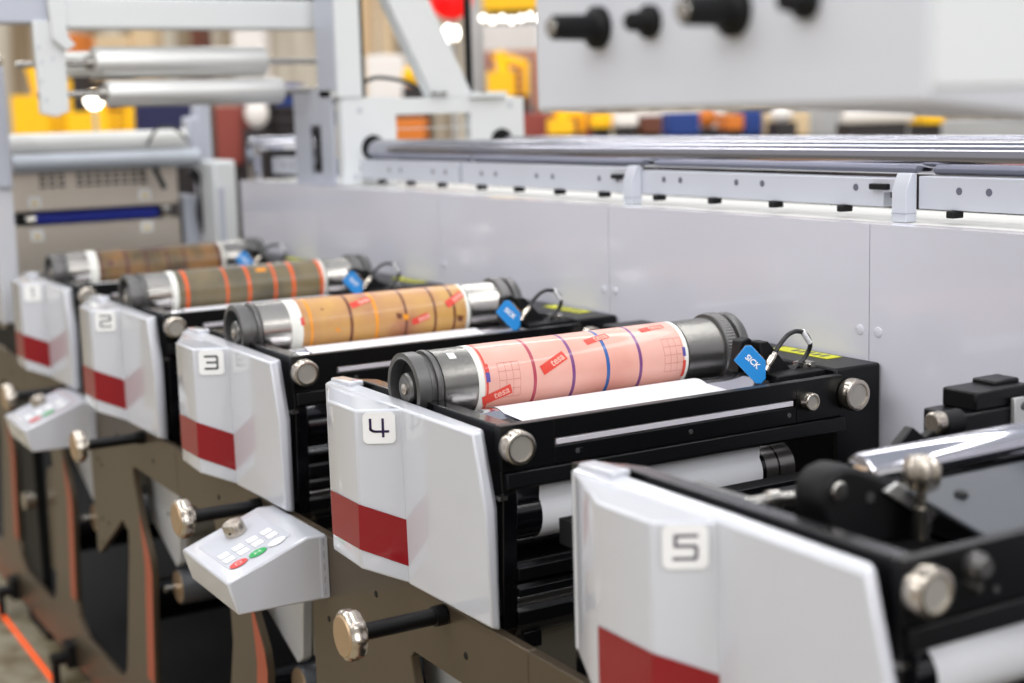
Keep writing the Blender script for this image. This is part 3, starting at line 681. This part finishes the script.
mb=MB(); mb.box(-4.25,-4.05,1.80,1.88,1.60,1.645); mb.build('end_stop',M['darkring'],t)
t=thing('frame_post','tall white square post rising from the rail bracket','post',(-3.92,1.76,1.677),None)
mb=MB(); mb.box(-4.02,-3.885,1.722,1.80,1.677,2.35); mb.build('post_body',M['offwhite'],t,bevel=.003)
mb=MB(); mb.box(-4.02,-3.89,1.719,1.7215,1.70,2.35); mb.build('post_shaded_side',M['grey_and_shade'],t)  # grey sheet paints the shade on the white post's operator side
t=thing('diagonal_brace','white diagonal brace leaning down onto the rail bracket','brace',(-3.92,2.1,1.675),None)
mb=MB(); 
mb.loft([[(-3.95,2.03,1.672),(-3.89,2.03,1.672),(-3.89,2.165,1.672),(-3.95,2.165,1.672)],[(-3.95,1.81,2.12),(-3.89,1.81,2.12),(-3.89,1.945,2.12),(-3.95,1.945,2.12)]]); mb.build('brace_body',M['offwhite'],t,bevel=.003)
mb=MB(); mb.box(-3.95,-3.87,2.15,2.27,1.668,1.685); mb.build('brace_foot',M['offwhite'],t,bevel=.002)
mb=MB()
for y in (2.03,2.19,2.06): mb.lathe((-3.88,y,1.68),(0,0,1),[(0,.012),(.008,.01)],16)
mb.build('brace_bolts',M['darkring'],t)
o=MB().box(-3.98,-3.965,2.188,2.206,1.66,2.35).build('thin_post',M['blackmatte'],None,base=(-3.98,2.2,1.66)); tagg(o,'thin black vertical bar right of the diagonal brace','bar')
o=MB().box(-4.01,-4.0,1.853,1.863,1.673,2.35).build('thin_post',M['blackmatte'],None,base=(-4.01,1.87,1.673)); tagg(o,'thin black vertical bar right of the tall white post','bar')
mb=MB(); mb.tube([(-4.0,1.84,1.71),(-4.0,1.90,1.735),(-4.0,2.0,1.72),(-4.0,2.06,1.685)],.006); o=mb.build('hose',M['cable'],None,base=(-4,1.95,1.68)); tagg(o,'thin dark hose arching between white post and diagonal brace','hose')
# side plates of the bracket (operator side), their shade painted as grey
t=thing('shaded_upright','broad shaded upright plate with a dark notch, left of the white post','plate',(-4.05,1.73,1.428),None)
mb=MB()
ya,yb=1.722,1.733
mb.box(-4.22,-4.10,ya,yb,1.428,1.70); mb.box(-4.02,-3.935,ya,yb,1.428,1.70); mb.box(-4.10,-4.02,ya,yb,1.60,1.70); mb.box(-4.10,-4.02,ya,yb,1.428,1.46)
mb.build('upright_plate',M['grey_and_shade'],t,bevel=.002)
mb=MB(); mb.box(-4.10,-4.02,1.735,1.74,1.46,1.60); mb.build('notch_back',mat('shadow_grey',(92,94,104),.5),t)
mb=MB(); mb.tube([(-4.08,1.728,1.585),(-4.04,1.725,1.55),(-4.035,1.725,1.50),(-4.06,1.725,1.475)],.010); mb.build('notch_cable',M['blackmatte'],t)
# top beams and rollers (unwinder frame)
t=thing('top_beam','wide white beam across the upper left of the view','beam',(-4.1,1.3,1.86),None)
mb=MB(); mb.box(-4.16,-4.08,1.015,1.79,1.880,1.962); mb.build('beam_body',M['offwhite'],t,bevel=.006)
mb=MB(); mb.box(-4.20,-4.10,1.05,1.86,1.966,1.99); mb.build('beam_cover',M['blackmatte'],t)
mb=MB(); mb.box(-4.18,-4.10,.70,.985,1.895,1.99); o=mb.build('corner_beam',M['grey_and_shade'],None,base=(-4.1,.85,1.89),bevel=.004); tagg(o,'short grey beam in the upper left corner','beam')
t=thing('hanging_plate','white drilled plate hanging from the upper left beam','plate',(-4.1,.96,1.62),None)
mb=MB(); mb.prism([(.940,1.90),(1.015,1.90),(1.02,1.83),(1.02,1.66),(.985,1.645),(.945,1.655)],'x',-4.12,-4.09); mb.prism([(.975,2.05),(1.01,2.05),(1.025,1.86),(1.045,1.835),(1.02,1.82),(.985,1.85)],'x',-4.09,-4.07); mb.build('plate_body',M['offwhite'],t,bevel=.003)
mb=MB()
for y,z in ((.95,1.83),(.955,1.79),(.95,1.74),(.96,1.69),(.985,1.80)): mb.lathe((-4.089,y,z),(1,0,0),[(0,.004),(.001,.004)],10)
mb.build('plate_holes',M['grey_and_shade'],t)
TR=[('short white roller half hidden behind the upper satin roller',1.795,1.02,1.30,.036,-4.34,'rollwhite'),
('upper satin aluminium roller at the upper left',1.79,1.10,1.595,.043,-4.12,'satin'),('lower pale satin roller at the upper left',1.705,1.125,1.637,.037,-4.1,'satin')]
for k,(lb,z,y0,y1,r,x,mm) in enumerate(TR):
    t=thing('web_roller',lb,'roller',(x,1.35,z-r),'aluminium rollers under the top beam')
    mb=MB(); mb.lathe((x,0,z),(0,1,0),[(y0,r*.5),(y0,r*.96),(y0+.006,r),(y1-.006,r),(y1,r*.96),(y1,r*.5)],48); mb.build('roller_body',M[mm],t)
    mb=MB(); mb.lathe((x,0,z),(0,1,0),[(y0-.02,.012),(y0-.02,.02),(y0,.02),(y0,.0095),(y1,.0095),(1.78 if k else y1+.01,.0095)],24); mb.lathe((x,0,z),(0,1,0),[(.94,.009),(y0,.009)],24); mb.build('roller_shaft',M['steel'],t)
# ---- dryer / stainless unit behind unit 1
VD=mat('vent_dark',(50,46,42),.6)
t=dryer=thing('stainless_dryer','stainless steel dryer box with vent slots and blue band, far left','dryer',(-5.1,1.3,.9),None)
mb=MB(); mb.box(-5.3,-5.0,1.03,1.60,1.36,1.50); mb.box(-5.3,-5.0,1.03,1.60,.95,1.315); mb.build('steel_housing',M['stainless'],t,bevel=.005)
mb=MB(); mb.box(-5.28,-5.02,1.05,1.55,1.318,1.358); mb.build('recess',M['blackmatte'],t)
mb=MB(); mb.box(-5.02,-4.99,1.10,1.52,1.322,1.352); mb.build('blue_band',M['deepblue'],t)
for r_ in range(3):
    for c_ in range(12):
        if c_==3: continue
        MB().box(-4.9995,-4.998,1.13+c_*.0305,1.152+c_*.0305,1.437+r_*.018,1.447+r_*.018).build('vent_slot',VD,t)
for (y,z) in ((1.11,1.392),(1.11,1.283),(1.48,1.40),(1.48,1.29)):
    mb=MB(); mb.box(-4.9995,-4.998,y-.02,y+.02,z-.018,z+.018); wl=mb.build('warning_label',M['plate'],t)
    mb=MB(); mb.add([(-4.997,y-.011,z-.01),(-4.997,y+.011,z-.01),(-4.997,y,z+.01)],[(0,1,2)]); mb.build('warning_triangle',M['yellow2'],wl,smooth=0)
mb=MB(); mb.lathe((-4.99,1.075,1.335),(0,1,0),[(0,.012),(.03,.014)],20); mb.build('hinge_pin',M['steel'],t)
mb=MB(); mb.lathe((-4.99,1.53,1.345),(0,1,0),[(0,.014),(.03,.014)],20); mb.build('hinge_pin',M['steel'],t)
mb=MB(); mb.lathe((-4.96,0,1.565),(0,1,0),[(1.02,.02),(1.02,.034),(1.62,.034),(1.62,.02)],40); o=mb.build('white_roller',M['rollwhite'],None,base=(-4.96,1.3,1.55)); tagg(o,'bright white roller lying above the stainless dryer','roller')
mb=MB(); mb.lathe((-4.92,0,1.503),(0,1,0),[(1.03,.01),(1.03,.030),(1.65,.030),(1.65,.01)],40); o=mb.build('grey_roller',mat('grey_roller_coat',(190,196,204),.4,.2),None,base=(-4.93,1.3,1.49)); tagg(o,'grey roller just under the bright white roller','roller')
mb=MB(); mb.tube([(-4.9,1.47,1.55),(-4.9,1.51,1.605),(-4.9,1.57,1.60),(-4.9,1.61,1.56)],.005); o=mb.build('hose',M['cable'],None,base=(-4.9,1.5,1.4)); tagg(o,'dark hose looping over the white roller','hose')
mb=MB(); mb.tube([(-4.9,1.49,1.49),(-4.9,1.52,1.42)],.010); mb.build('handle_bar',M['cable'],dryer)
mb=MB(); mb.tube([(-4.95,1.63,1.46),(-4.95,1.67,1.40),(-4.95,1.66,1.30),(-4.95,1.70,1.15)],.016); o=mb.build('hose',M['cable'],None,base=(-4.95,1.65,1.15)); tagg(o,'dark hose hanging right of the stainless dryer','hose')
o=MB().box(-5.1,-4.98,1.61,1.66,.976,1.37).build('junction_box',M['grey_and_shade'],None,base=(-5,1.63,.976),bevel=.004); tagg(o,'small grey box beside the stainless dryer','box')
# side plates right of dryer
for ob in [dryer]: ob.location.z-=.018
t=thing('side_column','white rounded column right of the dryer rollers','column',(-5.05,1.72,.98),None)
mb=MB(); mb.box(-5.1,-5.02,1.69,1.74,1.2,1.72); mb.box(-5.1,-5.02,1.655,1.70,1.5,1.64); mb.build('column_body',M['grey_and_shade'],t,bevel=.01)
t=thing('end_cabinet','white narrow cabinet at the left end of the rear wall','cabinet',(-4.85,1.72,.98),None)
mb=MB(); mb.box(-4.98,-4.80,1.66,1.74,.98,1.49); mb.build('cabinet_body',M['offwhite'],t,bevel=.01)
mb=MB(); mb.box(-4.799,-4.79,1.672,1.69,1.0,1.40); mb.build('cabinet_strip',M['grey_and_shade'],t)
mb=MB(); mb.lathe((-4.55,0,1.545),(0,1,0),[(1.70,.02),(1.70,.022),(1.95,.022)],32); mb.box(-4.58,-4.52,1.70,1.725,1.43,1.54); o=mb.build('end_bar',M['chrome'],None,base=(-4.55,1.8,1.43)); tagg(o,'short chrome bar end left of the grey upright','bar')
# left white column
t=thing('left_column','tall white column at the left border of the view','column',(-4.75,.93,0),None)
mb=MB(); mb.box(-4.95,-4.60,.90,.96,1.03,1.44); mb.build('column_lower',M['white'],t,bevel=.006)
mb=MB(); mb.box(-4.95,-4.585,.91,.96,1.44,1.80); mb.build('column_upper',M['grey_and_shade'],t,bevel=.006)
mb=MB(); mb.box(-4.9,-4.64,.965,.995,.0,1.03); mb.build('column_foot',M['blackmatte'],t)
mb=MB(); mb.lathe((-4.62,.93,1.815),(0,1,0),[(0,.02),(.015,.03),(.03,.02)],20); mb.build('column_cap',M['nickel'],t)
# lower lever plate under cover 1
t=thing('lever_plate','brown rounded lever plate under the far control box','lever',(-4.53,.988,.25),None)
mb=MB(); mb.prism([(-4.60,.25),(-4.46,.25),(-4.40,.50),(-4.42,.56),(-4.48,.60),(-4.55,.58),(-4.58,.52)],'y',.985,.997); mb.build('lever_body',M['brownplate'],t,bevel=.003)
mb=MB(); mb.lathe((-4.66,.99,.46),(0,-1,0),[(0,.02),(.03,.02),(.032,.028),(.06,.028)],32); mb.build('lever_knob',M['nickel'],t)

# ------------------------------------------------------------------ console overhead right
t=thing('control_console','large blurred pale grey console box with black knobs at the upper right','console',(-1.0,.95,1.60),None)
XL,XR,YF=-1.304,-.768,.80
mb=MB()
mb.loft([[(XL,YF,1.6205),(XR,YF,1.618),(XR-.012,YF+.25,1.594),(XL,YF+.25,1.622)],[(XL,YF,1.628),(XR,YF,1.628),(XR,YF+.25,1.628),(XL,YF+.25,1.628)],[(XL,YF,1.98),(XR,YF,1.98),(XR,YF+.25,1.98),(XL,YF+.25,1.98)]])
mb.build('console_body',mat('console_grey',(218,220,228),.45,0,0,.02,6),t,bevel=.004)
mb=MB(); mb.box(XR-.001,XR+.003,YF+.002,YF+.25,1.629,1.975); mb.build('end_cover',M['offwhite'],t,bevel=.002)
for k,(x,z,r,L) in enumerate(((-1.186,1.698,.0200,.052),(-1.102,1.698,.0150,.024),(-.984,1.699,.0215,.052),(-.895,1.700,.0145,.024))):
    mb=MB(); mb.lathe((x,YF,z),(0,-1,0),[(0,r),(.007,r),(.010,r*.8),(.012,r*.62),(L,r*.58),(L+.003,r*.45)],40); kn=mb.build('rotary_switch',M['blackmatte'],t)
    if k in (0,2):
        mb=MB(); mb.lathe((x,YF,z),(0,-1,0),[(L+.0035,r*.42),(L+.0045,r*.40)],24); mb.build('switch_cap',M['steel'],kn)
        mb=MB(); mb.box(x+r*.25,x+r*.7,YF-.0095,YF-.0075,z-.003,z+.008); mb.build('pointer_mark',mat('dull_red_%d'%k,(150,50,40),.5),kn)

# ------------------------------------------------------------------ floor, hall
mb=MB(); mb.box(-22,6,-8,18,-.1,0); 
m,nt,b=nodes('hall_floor'); tc=nt.nodes.new('ShaderNodeTexCoord'); n=nt.nodes.new('ShaderNodeTexNoise'); n.inputs['Scale'].default_value=9; n.inputs['Detail'].default_value=6
r=nt.nodes.new('ShaderNodeValToRGB'); r.color_ramp.elements[0].color=srgb((112,96,62)); r.color_ramp.elements[0].position=.35; r.color_ramp.elements[1].color=srgb((166,158,136)); r.color_ramp.elements[1].position=.6
nt.links.new(tc.outputs['Object'],n.inputs['Vector']); nt.links.new(n.outputs['Fac'],r.inputs[0]); nt.links.new(r.outputs[0],b.inputs['Base Color']); b.inputs['Roughness'].default_value=.35
struct(mb.build('floor',m,None))
o=MB().box(-7,2,.888,.902,0,.004).build('floor_tape',M['orange'],None,base=(-2,.895,0)); tagg(o,'thin glowing orange line on the floor along the press','tape')
# hall walls
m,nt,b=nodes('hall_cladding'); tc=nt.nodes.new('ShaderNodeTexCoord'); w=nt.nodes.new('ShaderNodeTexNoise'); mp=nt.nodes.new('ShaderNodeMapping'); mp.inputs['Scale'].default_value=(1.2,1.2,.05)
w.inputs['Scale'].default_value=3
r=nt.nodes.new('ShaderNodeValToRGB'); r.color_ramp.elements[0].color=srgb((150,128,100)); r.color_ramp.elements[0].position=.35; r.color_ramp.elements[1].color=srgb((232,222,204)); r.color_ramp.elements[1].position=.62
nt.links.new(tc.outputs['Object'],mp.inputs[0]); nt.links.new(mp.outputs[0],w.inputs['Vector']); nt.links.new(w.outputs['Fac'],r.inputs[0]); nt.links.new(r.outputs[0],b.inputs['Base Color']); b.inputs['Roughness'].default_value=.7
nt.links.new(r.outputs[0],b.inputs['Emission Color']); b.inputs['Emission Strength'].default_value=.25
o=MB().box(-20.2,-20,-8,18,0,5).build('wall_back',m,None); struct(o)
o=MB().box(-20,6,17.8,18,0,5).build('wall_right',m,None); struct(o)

# ------------------------------------------------------------------ camera
f=1469.3; yaw,pitch,roll=[math.radians(a) for a in (-59.70,8.831,-1.668)]
cy,sy,cp,sp,cr,sr=math.cos(yaw),math.sin(yaw),math.cos(pitch),math.sin(pitch),math.cos(roll),math.sin(roll)
fwd=Vector((sy*cp,cy*cp,-sp)); rt=Vector((cy,-sy,0)); up=rt.cross(fwd)
r2=rt*cr+up*sr; u2=-rt*sr+up*cr
cam=bpy.data.cameras.new('camera'); co=bpy.data.objects.new('camera',cam); col.objects.link(co)
R=Matrix((r2,u2,-fwd)).transposed().to_4x4(); R.translation=Vector((0,0,1.62)); co.matrix_world=R
cam.sensor_width=36; cam.lens=f/1024*36; cam.clip_start=.05; cam.clip_end=200
cam.dof.use_dof=True; cam.dof.focus_distance=2.28; cam.dof.aperture_fstop=2.3
bpy.context.scene.camera=co

# ------------------------------------------------------------------ background booths (standing on the hall floor)
def at(px,py,D):
    return Vector((0,0,1.62))+(r2*((px-512)/f)-u2*((py-341.5)/f)+fwd)*D
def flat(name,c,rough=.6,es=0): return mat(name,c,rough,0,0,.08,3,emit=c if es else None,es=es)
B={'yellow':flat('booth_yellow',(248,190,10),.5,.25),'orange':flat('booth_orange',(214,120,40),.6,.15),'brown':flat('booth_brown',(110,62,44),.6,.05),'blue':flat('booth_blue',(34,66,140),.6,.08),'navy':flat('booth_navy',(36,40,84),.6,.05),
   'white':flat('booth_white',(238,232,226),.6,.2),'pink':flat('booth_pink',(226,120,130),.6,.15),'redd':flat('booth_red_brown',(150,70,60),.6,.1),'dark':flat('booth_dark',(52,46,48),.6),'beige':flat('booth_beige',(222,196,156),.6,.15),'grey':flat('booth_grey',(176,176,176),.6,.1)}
B['lamp']=mat('lamp_glow',(255,255,250),.5,emit=(255,250,236),es=6)
B['redlamp']=mat('red_gloss_balloon',(240,20,24),.3,emit=(240,10,16),es=.6)
def footprint(px0,px1,py,D):
    a=at(px0,py,D); b=at(px1,py,D); return a,b
def booth(name,label,cat,px0,py0,px1,py1,D,m,depth=.5,top=None,group=None,legs=False,float_=False):
    """box-like exhibit whose body stands on the floor"""
    a=at(px0,py0,D); b=at(px1,py0,D); zt=(a.z+b.z)/2; zb=at((px0+px1)/2,py1,D).z
    d=Vector((b.x-a.x,b.y-a.y,0)); w=d.length; ang=math.atan2(d.y,d.x)
    base=Vector(((a.x+b.x)/2,(a.y+b.y)/2,0 if not float_ else zb))
    o=bpy.data.objects.new(name,None); col.objects.link(o); o.location=base; o.rotation_euler=(0,0,ang); o['_b']=(0,0,0); o['label']=label; o['category']=cat
    if group: o['group']=group
    z0=zb-base.z; z1=zt-base.z
    return o,w,z0,z1
def simple(name,label,cat,px0,py0,px1,py1,D,m,depth=.4,shape='box',group=None,stand='stand'):
    o,w,z0,z1=booth(name,label,cat,px0,py0,px1,py1,D,m,depth,group=group)
    mb=MB()
    if shape=='box': mb.box(-w/2,w/2,0,depth,z0,z1)
    elif shape=='ball': mb.lathe((0,depth/2,(z0+z1)/2),(0,0,1),[(-(z1-z0)/2*math.cos(k*PI/12),max(.0001,w/2*math.sin(k*PI/12))) for k in range(13)],24)
    elif shape=='roll': 
        r=(z1-z0)/2; mb.lathe((-w/2,r,(z0+z1)/2),(1,0,0),[(0,r*.9),(.02,r),(w-.02,r),(w,r*.9)],32)
    elif shape=='rack':
        n=6
        for k in range(n+1): zz=z0+(z1-z0)*k/n; mb.box(-w/2,w/2,0,depth,zz-.012,zz+.012)
        for sx in (-1,1): mb.box(sx*w/2-.02,sx*w/2+.02,0,depth,0,z1)
    elif shape=='machine':
        mb.box(-w/2,w*.15,0,depth,z0,z0+(z1-z0)*.55); mb.cyl((-w*.1,depth/2,z0+(z1-z0)*.5),(-w*.25,depth/2,z1),w*.14,20); mb.cyl((-w*.25,depth/2,z1-.03),(w*.4,depth/2,z0+(z1-z0)*.7),w*.10,20); mb.cyl((w*.4,depth/2,z0+(z1-z0)*.75),(w*.38,depth/2,z0+.0),w*.08,16)
    bd=mb.build('body',B[m],o,bevel=.01 if shape=='box' else 0)
    mb=MB()
    if z0>.1:
        mb.box(-w*.42,w*.42,.04,max(.1,depth-.04),0,z0); mb.build(stand,B['dark'] if shape!='rack' else B['dark'],o)
    return o,w,z0,z1
G='exhibits and booths in the blurred hall behind the press'
items=[
 ('robot_machine','yellow jointed machine at the far left behind the hanging plate','machine',8,62,62,135,9.5,'yellow','machine'),
 ('robot_machine','yellow jointed machine arm between the hanging plate and the rollers','machine',66,92,126,135,9,'yellow','machine'),
 ('shelf_rack','dark shelf rack with goods left of the grey upright','rack',262,95,312,168,9,'dark','rack'),
 ('carton_stack','red brown stack of cartons behind the far chrome bar','cartons',214,106,240,165,9.2,'redd','box'),
 ('booth_wall','navy blue booth wall under the satin rollers','booth',128,104,196,150,10.5,'navy','box'),
 ('white_drum','white drum between the carton stack and the dark rack','drum',238,98,262,128,8.6,'white','ball'),
 ('display_screen','blue display screen over the dark shelf rack','panel',268,84,296,106,9.6,'blue','box'),
 ('brown_booth','brown booth counter left of the grey upright','booth',60,36,128,80,12.5,'beige','box'),
 ('orange_display','orange display stand above the hanging plate','display',40,34,80,62,11.5,'orange','box'),
 ('white_machine','white machine cabinet behind the tall white post','machine',366,55,402,100,10,'white','box'),
 ('yellow_ball','round yellow exhibit between white post and diagonal brace','exhibit',399,64,423,86,9,'yellow','ball'),
 ('pink_cabinet','pinkish cabinet behind the foot of the diagonal brace','cabinet',402,82,430,112,10.5,'pink','box'),
 ('white_screen','white screen wall behind the row of lights','screen',482,24,540,60,13,'white','box'),
 ('orange_shelf','orange shelving behind the two-hole bracket','shelf',480,52,540,104,11.3,'orange','rack'),
 ('brown_cabinet','red brown cabinet behind the two-hole bracket','cabinet',478,56,540,120,12,'redd','box'),
 ('yellow_machine','yellow jointed machine right of the diagonal brace','machine',486,50,530,96,10,'yellow','machine'),
 ('yellow_banner','yellow banner high over the row of lights','banner',482,-8,545,10,13.8,'yellow','box'),
 ('brown_stand','brown stand seen in the window of the two-hole bracket','stand',392,118,424,142,8,'orange','box'),
 ('brown_counter','brown counter with goods under the left part of the console','counter',520,112,600,140,9,'redd','box'),
 ('yellow_crate','yellow crate on the brown counter under the console','crate',592,113,612,128,8.3,'yellow','box'),
 ('white_case','white case beside the yellow crate under the console','case',616,112,638,126,8.0,'white','box'),
 ('blue_machine','blue machine cabinet under the middle of the console','machine',668,112,700,136,8.8,'blue','box'),
 ('orange_crate','orange crate right of the blue machine','crate',726,114,744,130,8.4,'orange','box'),
 ('blue_case','small blue case under the console, right of the orange crate','case',744,110,762,136,8.6,'blue','box'),
 ('white_cabinet','white cabinet behind the blue machine','cabinet',640,110,725,134,9.6,'white','box'),
 ('beige_counter','beige counter left of the white paper roll','counter',764,112,810,136,8.6,'beige','box'),
 ('dark_machine','dark machine block behind the beige counter','machine',752,106,775,122,9.2,'dark','box'),
 ('grey_partition','pale grey partition left of the white paper roll','partition',806,104,842,138,9,'grey','box'),
 ('paper_roll','large white roll on a dark stand under the console','paper roll',846,105,915,123,7.5,'white','roll'),
 ('yellow_box','small yellow box right of the white paper roll','box',925,113,945,124,8,'yellow','box'),
 ('grey_counter','pale grey counter at the right behind the rails','counter',912,118,1060,140,8.6,'grey','box'),
 ('amber_machine','amber jointed machine on the brown counter near the left edge of the console','machine',548,106,588,134,8.4,'yellow','machine'),
 ('brown_crate','brown crate between the amber machine and the yellow crate','crate',640,116,662,134,8.1,'brown','box'),
 ('orange_basket','orange basket behind the white case','basket',700,108,722,128,9.2,'orange','ball'),
 ('white_hood','white hood beside the small blue case','hood',776,106,800,122,8.2,'white','ball'),
 ('tan_column','tall tan column behind the rollers, right of the yellow machines','column',128,-6,150,104,12.5,'beige','box'),
 ('dark_column','tall brown column behind the satin rollers','column',188,-6,200,104,12.8,'brown','box'),
 ('pale_panel','tall pale screen behind the grey upright','screen',232,30,262,96,12.6,'white','box'),
 ('amber_shelf','amber shelving behind the tall white post','shelf',362,-6,386,56,12,'beige','rack'),
 ('brown_column','brown column right of the diagonal brace','column',462,-6,480,96,11,'grey','box'),
]
for it in items:
    nm,lb,ct,a,b_,c,d,D,m_,sh=it
    simple(nm,lb,ct,a,b_,c,d,D,m_,.4,sh)
def lamp(name,label,px,py,D,r,m='lamp',group=None,h=None):
    p=at(px,py,D)
    o=bpy.data.objects.new(name,None); col.objects.link(o); o.location=(p.x,p.y,0); o['_b']=(0,0,0); o['label']=label; o['category']='lamp' if m=='lamp' else 'balloon'
    if group: o['group']=group
    MB().lathe((0,0,p.z),(0,0,1),[(-r*math.cos(k*PI/12),max(.0001,r*math.sin(k*PI/12))) for k in range(13)],24).build('globe',B[m],o)
    MB().cyl((0,0,0),(0,0,p.z-r*.9),.012,10).build('pole',B['grey'],o)
    return o
lamp('spot_lamp','bright white lamp under the red balloon',451,33,9,.05)
lamp('spot_lamp','bright white lamp left of the satin rollers',94,100,8.6,.05)
lamp('red_balloon','round glossy red balloon at the top of the view',451,-2,8,.118,'redlamp')
for k in range(7): lamp('spot_lamp','small bright lamp in the row left of the console, behind the brace',483+k*9.5,18+(k%2)*2-(k==5)*4,10.8,.018,group='row of lamps')

# ------------------------------------------------------------------ light
w=bpy.data.worlds.new('hall_ambient'); bpy.context.scene.world=w; w.use_nodes=True
nt=w.node_tree; bg=nt.nodes['Background']
tc=nt.nodes.new('ShaderNodeTexCoord'); sp_=nt.nodes.new('ShaderNodeSeparateXYZ'); rmp=nt.nodes.new('ShaderNodeValToRGB')
nt.links.new(tc.outputs['Generated'],sp_.inputs[0]); nt.links.new(sp_.outputs['Z'],rmp.inputs[0])
e=rmp.color_ramp.elements; e[0].position=0; e[0].color=(.42,.38,.34,1); e[1].position=.75; e[1].color=(.62,.65,.72,1)
x=e.new(.12); x.color=(.80,.78,.76,1)
nt.links.new(rmp.outputs[0],bg.inputs[0]); bg.inputs[1].default_value=.6
def area(name,loc,size,energy,color=(1,1,1),target=None):
    l=bpy.data.lights.new(name,'AREA'); l.shape='RECTANGLE'; l.size=size[0]; l.size_y=size[1]; l.energy=energy; l.color=color
    o=bpy.data.objects.new(name,l); col.objects.link(o); o.location=loc
    d=(Vector(target)-Vector(loc)) if target else Vector((0,0,-1)); o.rotation_euler=d.to_track_quat('-Z','Y').to_euler()
for (y,z,e_) in ((-1.2,5.0,170),(1.4,5.2,150),(4.4,5.4,190),(7.5,5.6,150)):
    area('hall_light',(-3.5,y,z),(16,.35),e_,(1,.99,.975))
area('operator_side_light',(-1.5,-4.5,4.2),(6,1.5),90,(1,.99,.98),(-2,1,1))
area('near_side_light',(4.2,1.0,4.0),(3,2),110,(.97,.98,1),(-2,1.2,1))
sc=bpy.context.scene
sc.view_settings.view_transform='Standard'; sc.view_settings.look='None'; sc.view_settings.exposure=0.27
for o in bpy.data.objects:
    if '_b' in o: del o['_b']
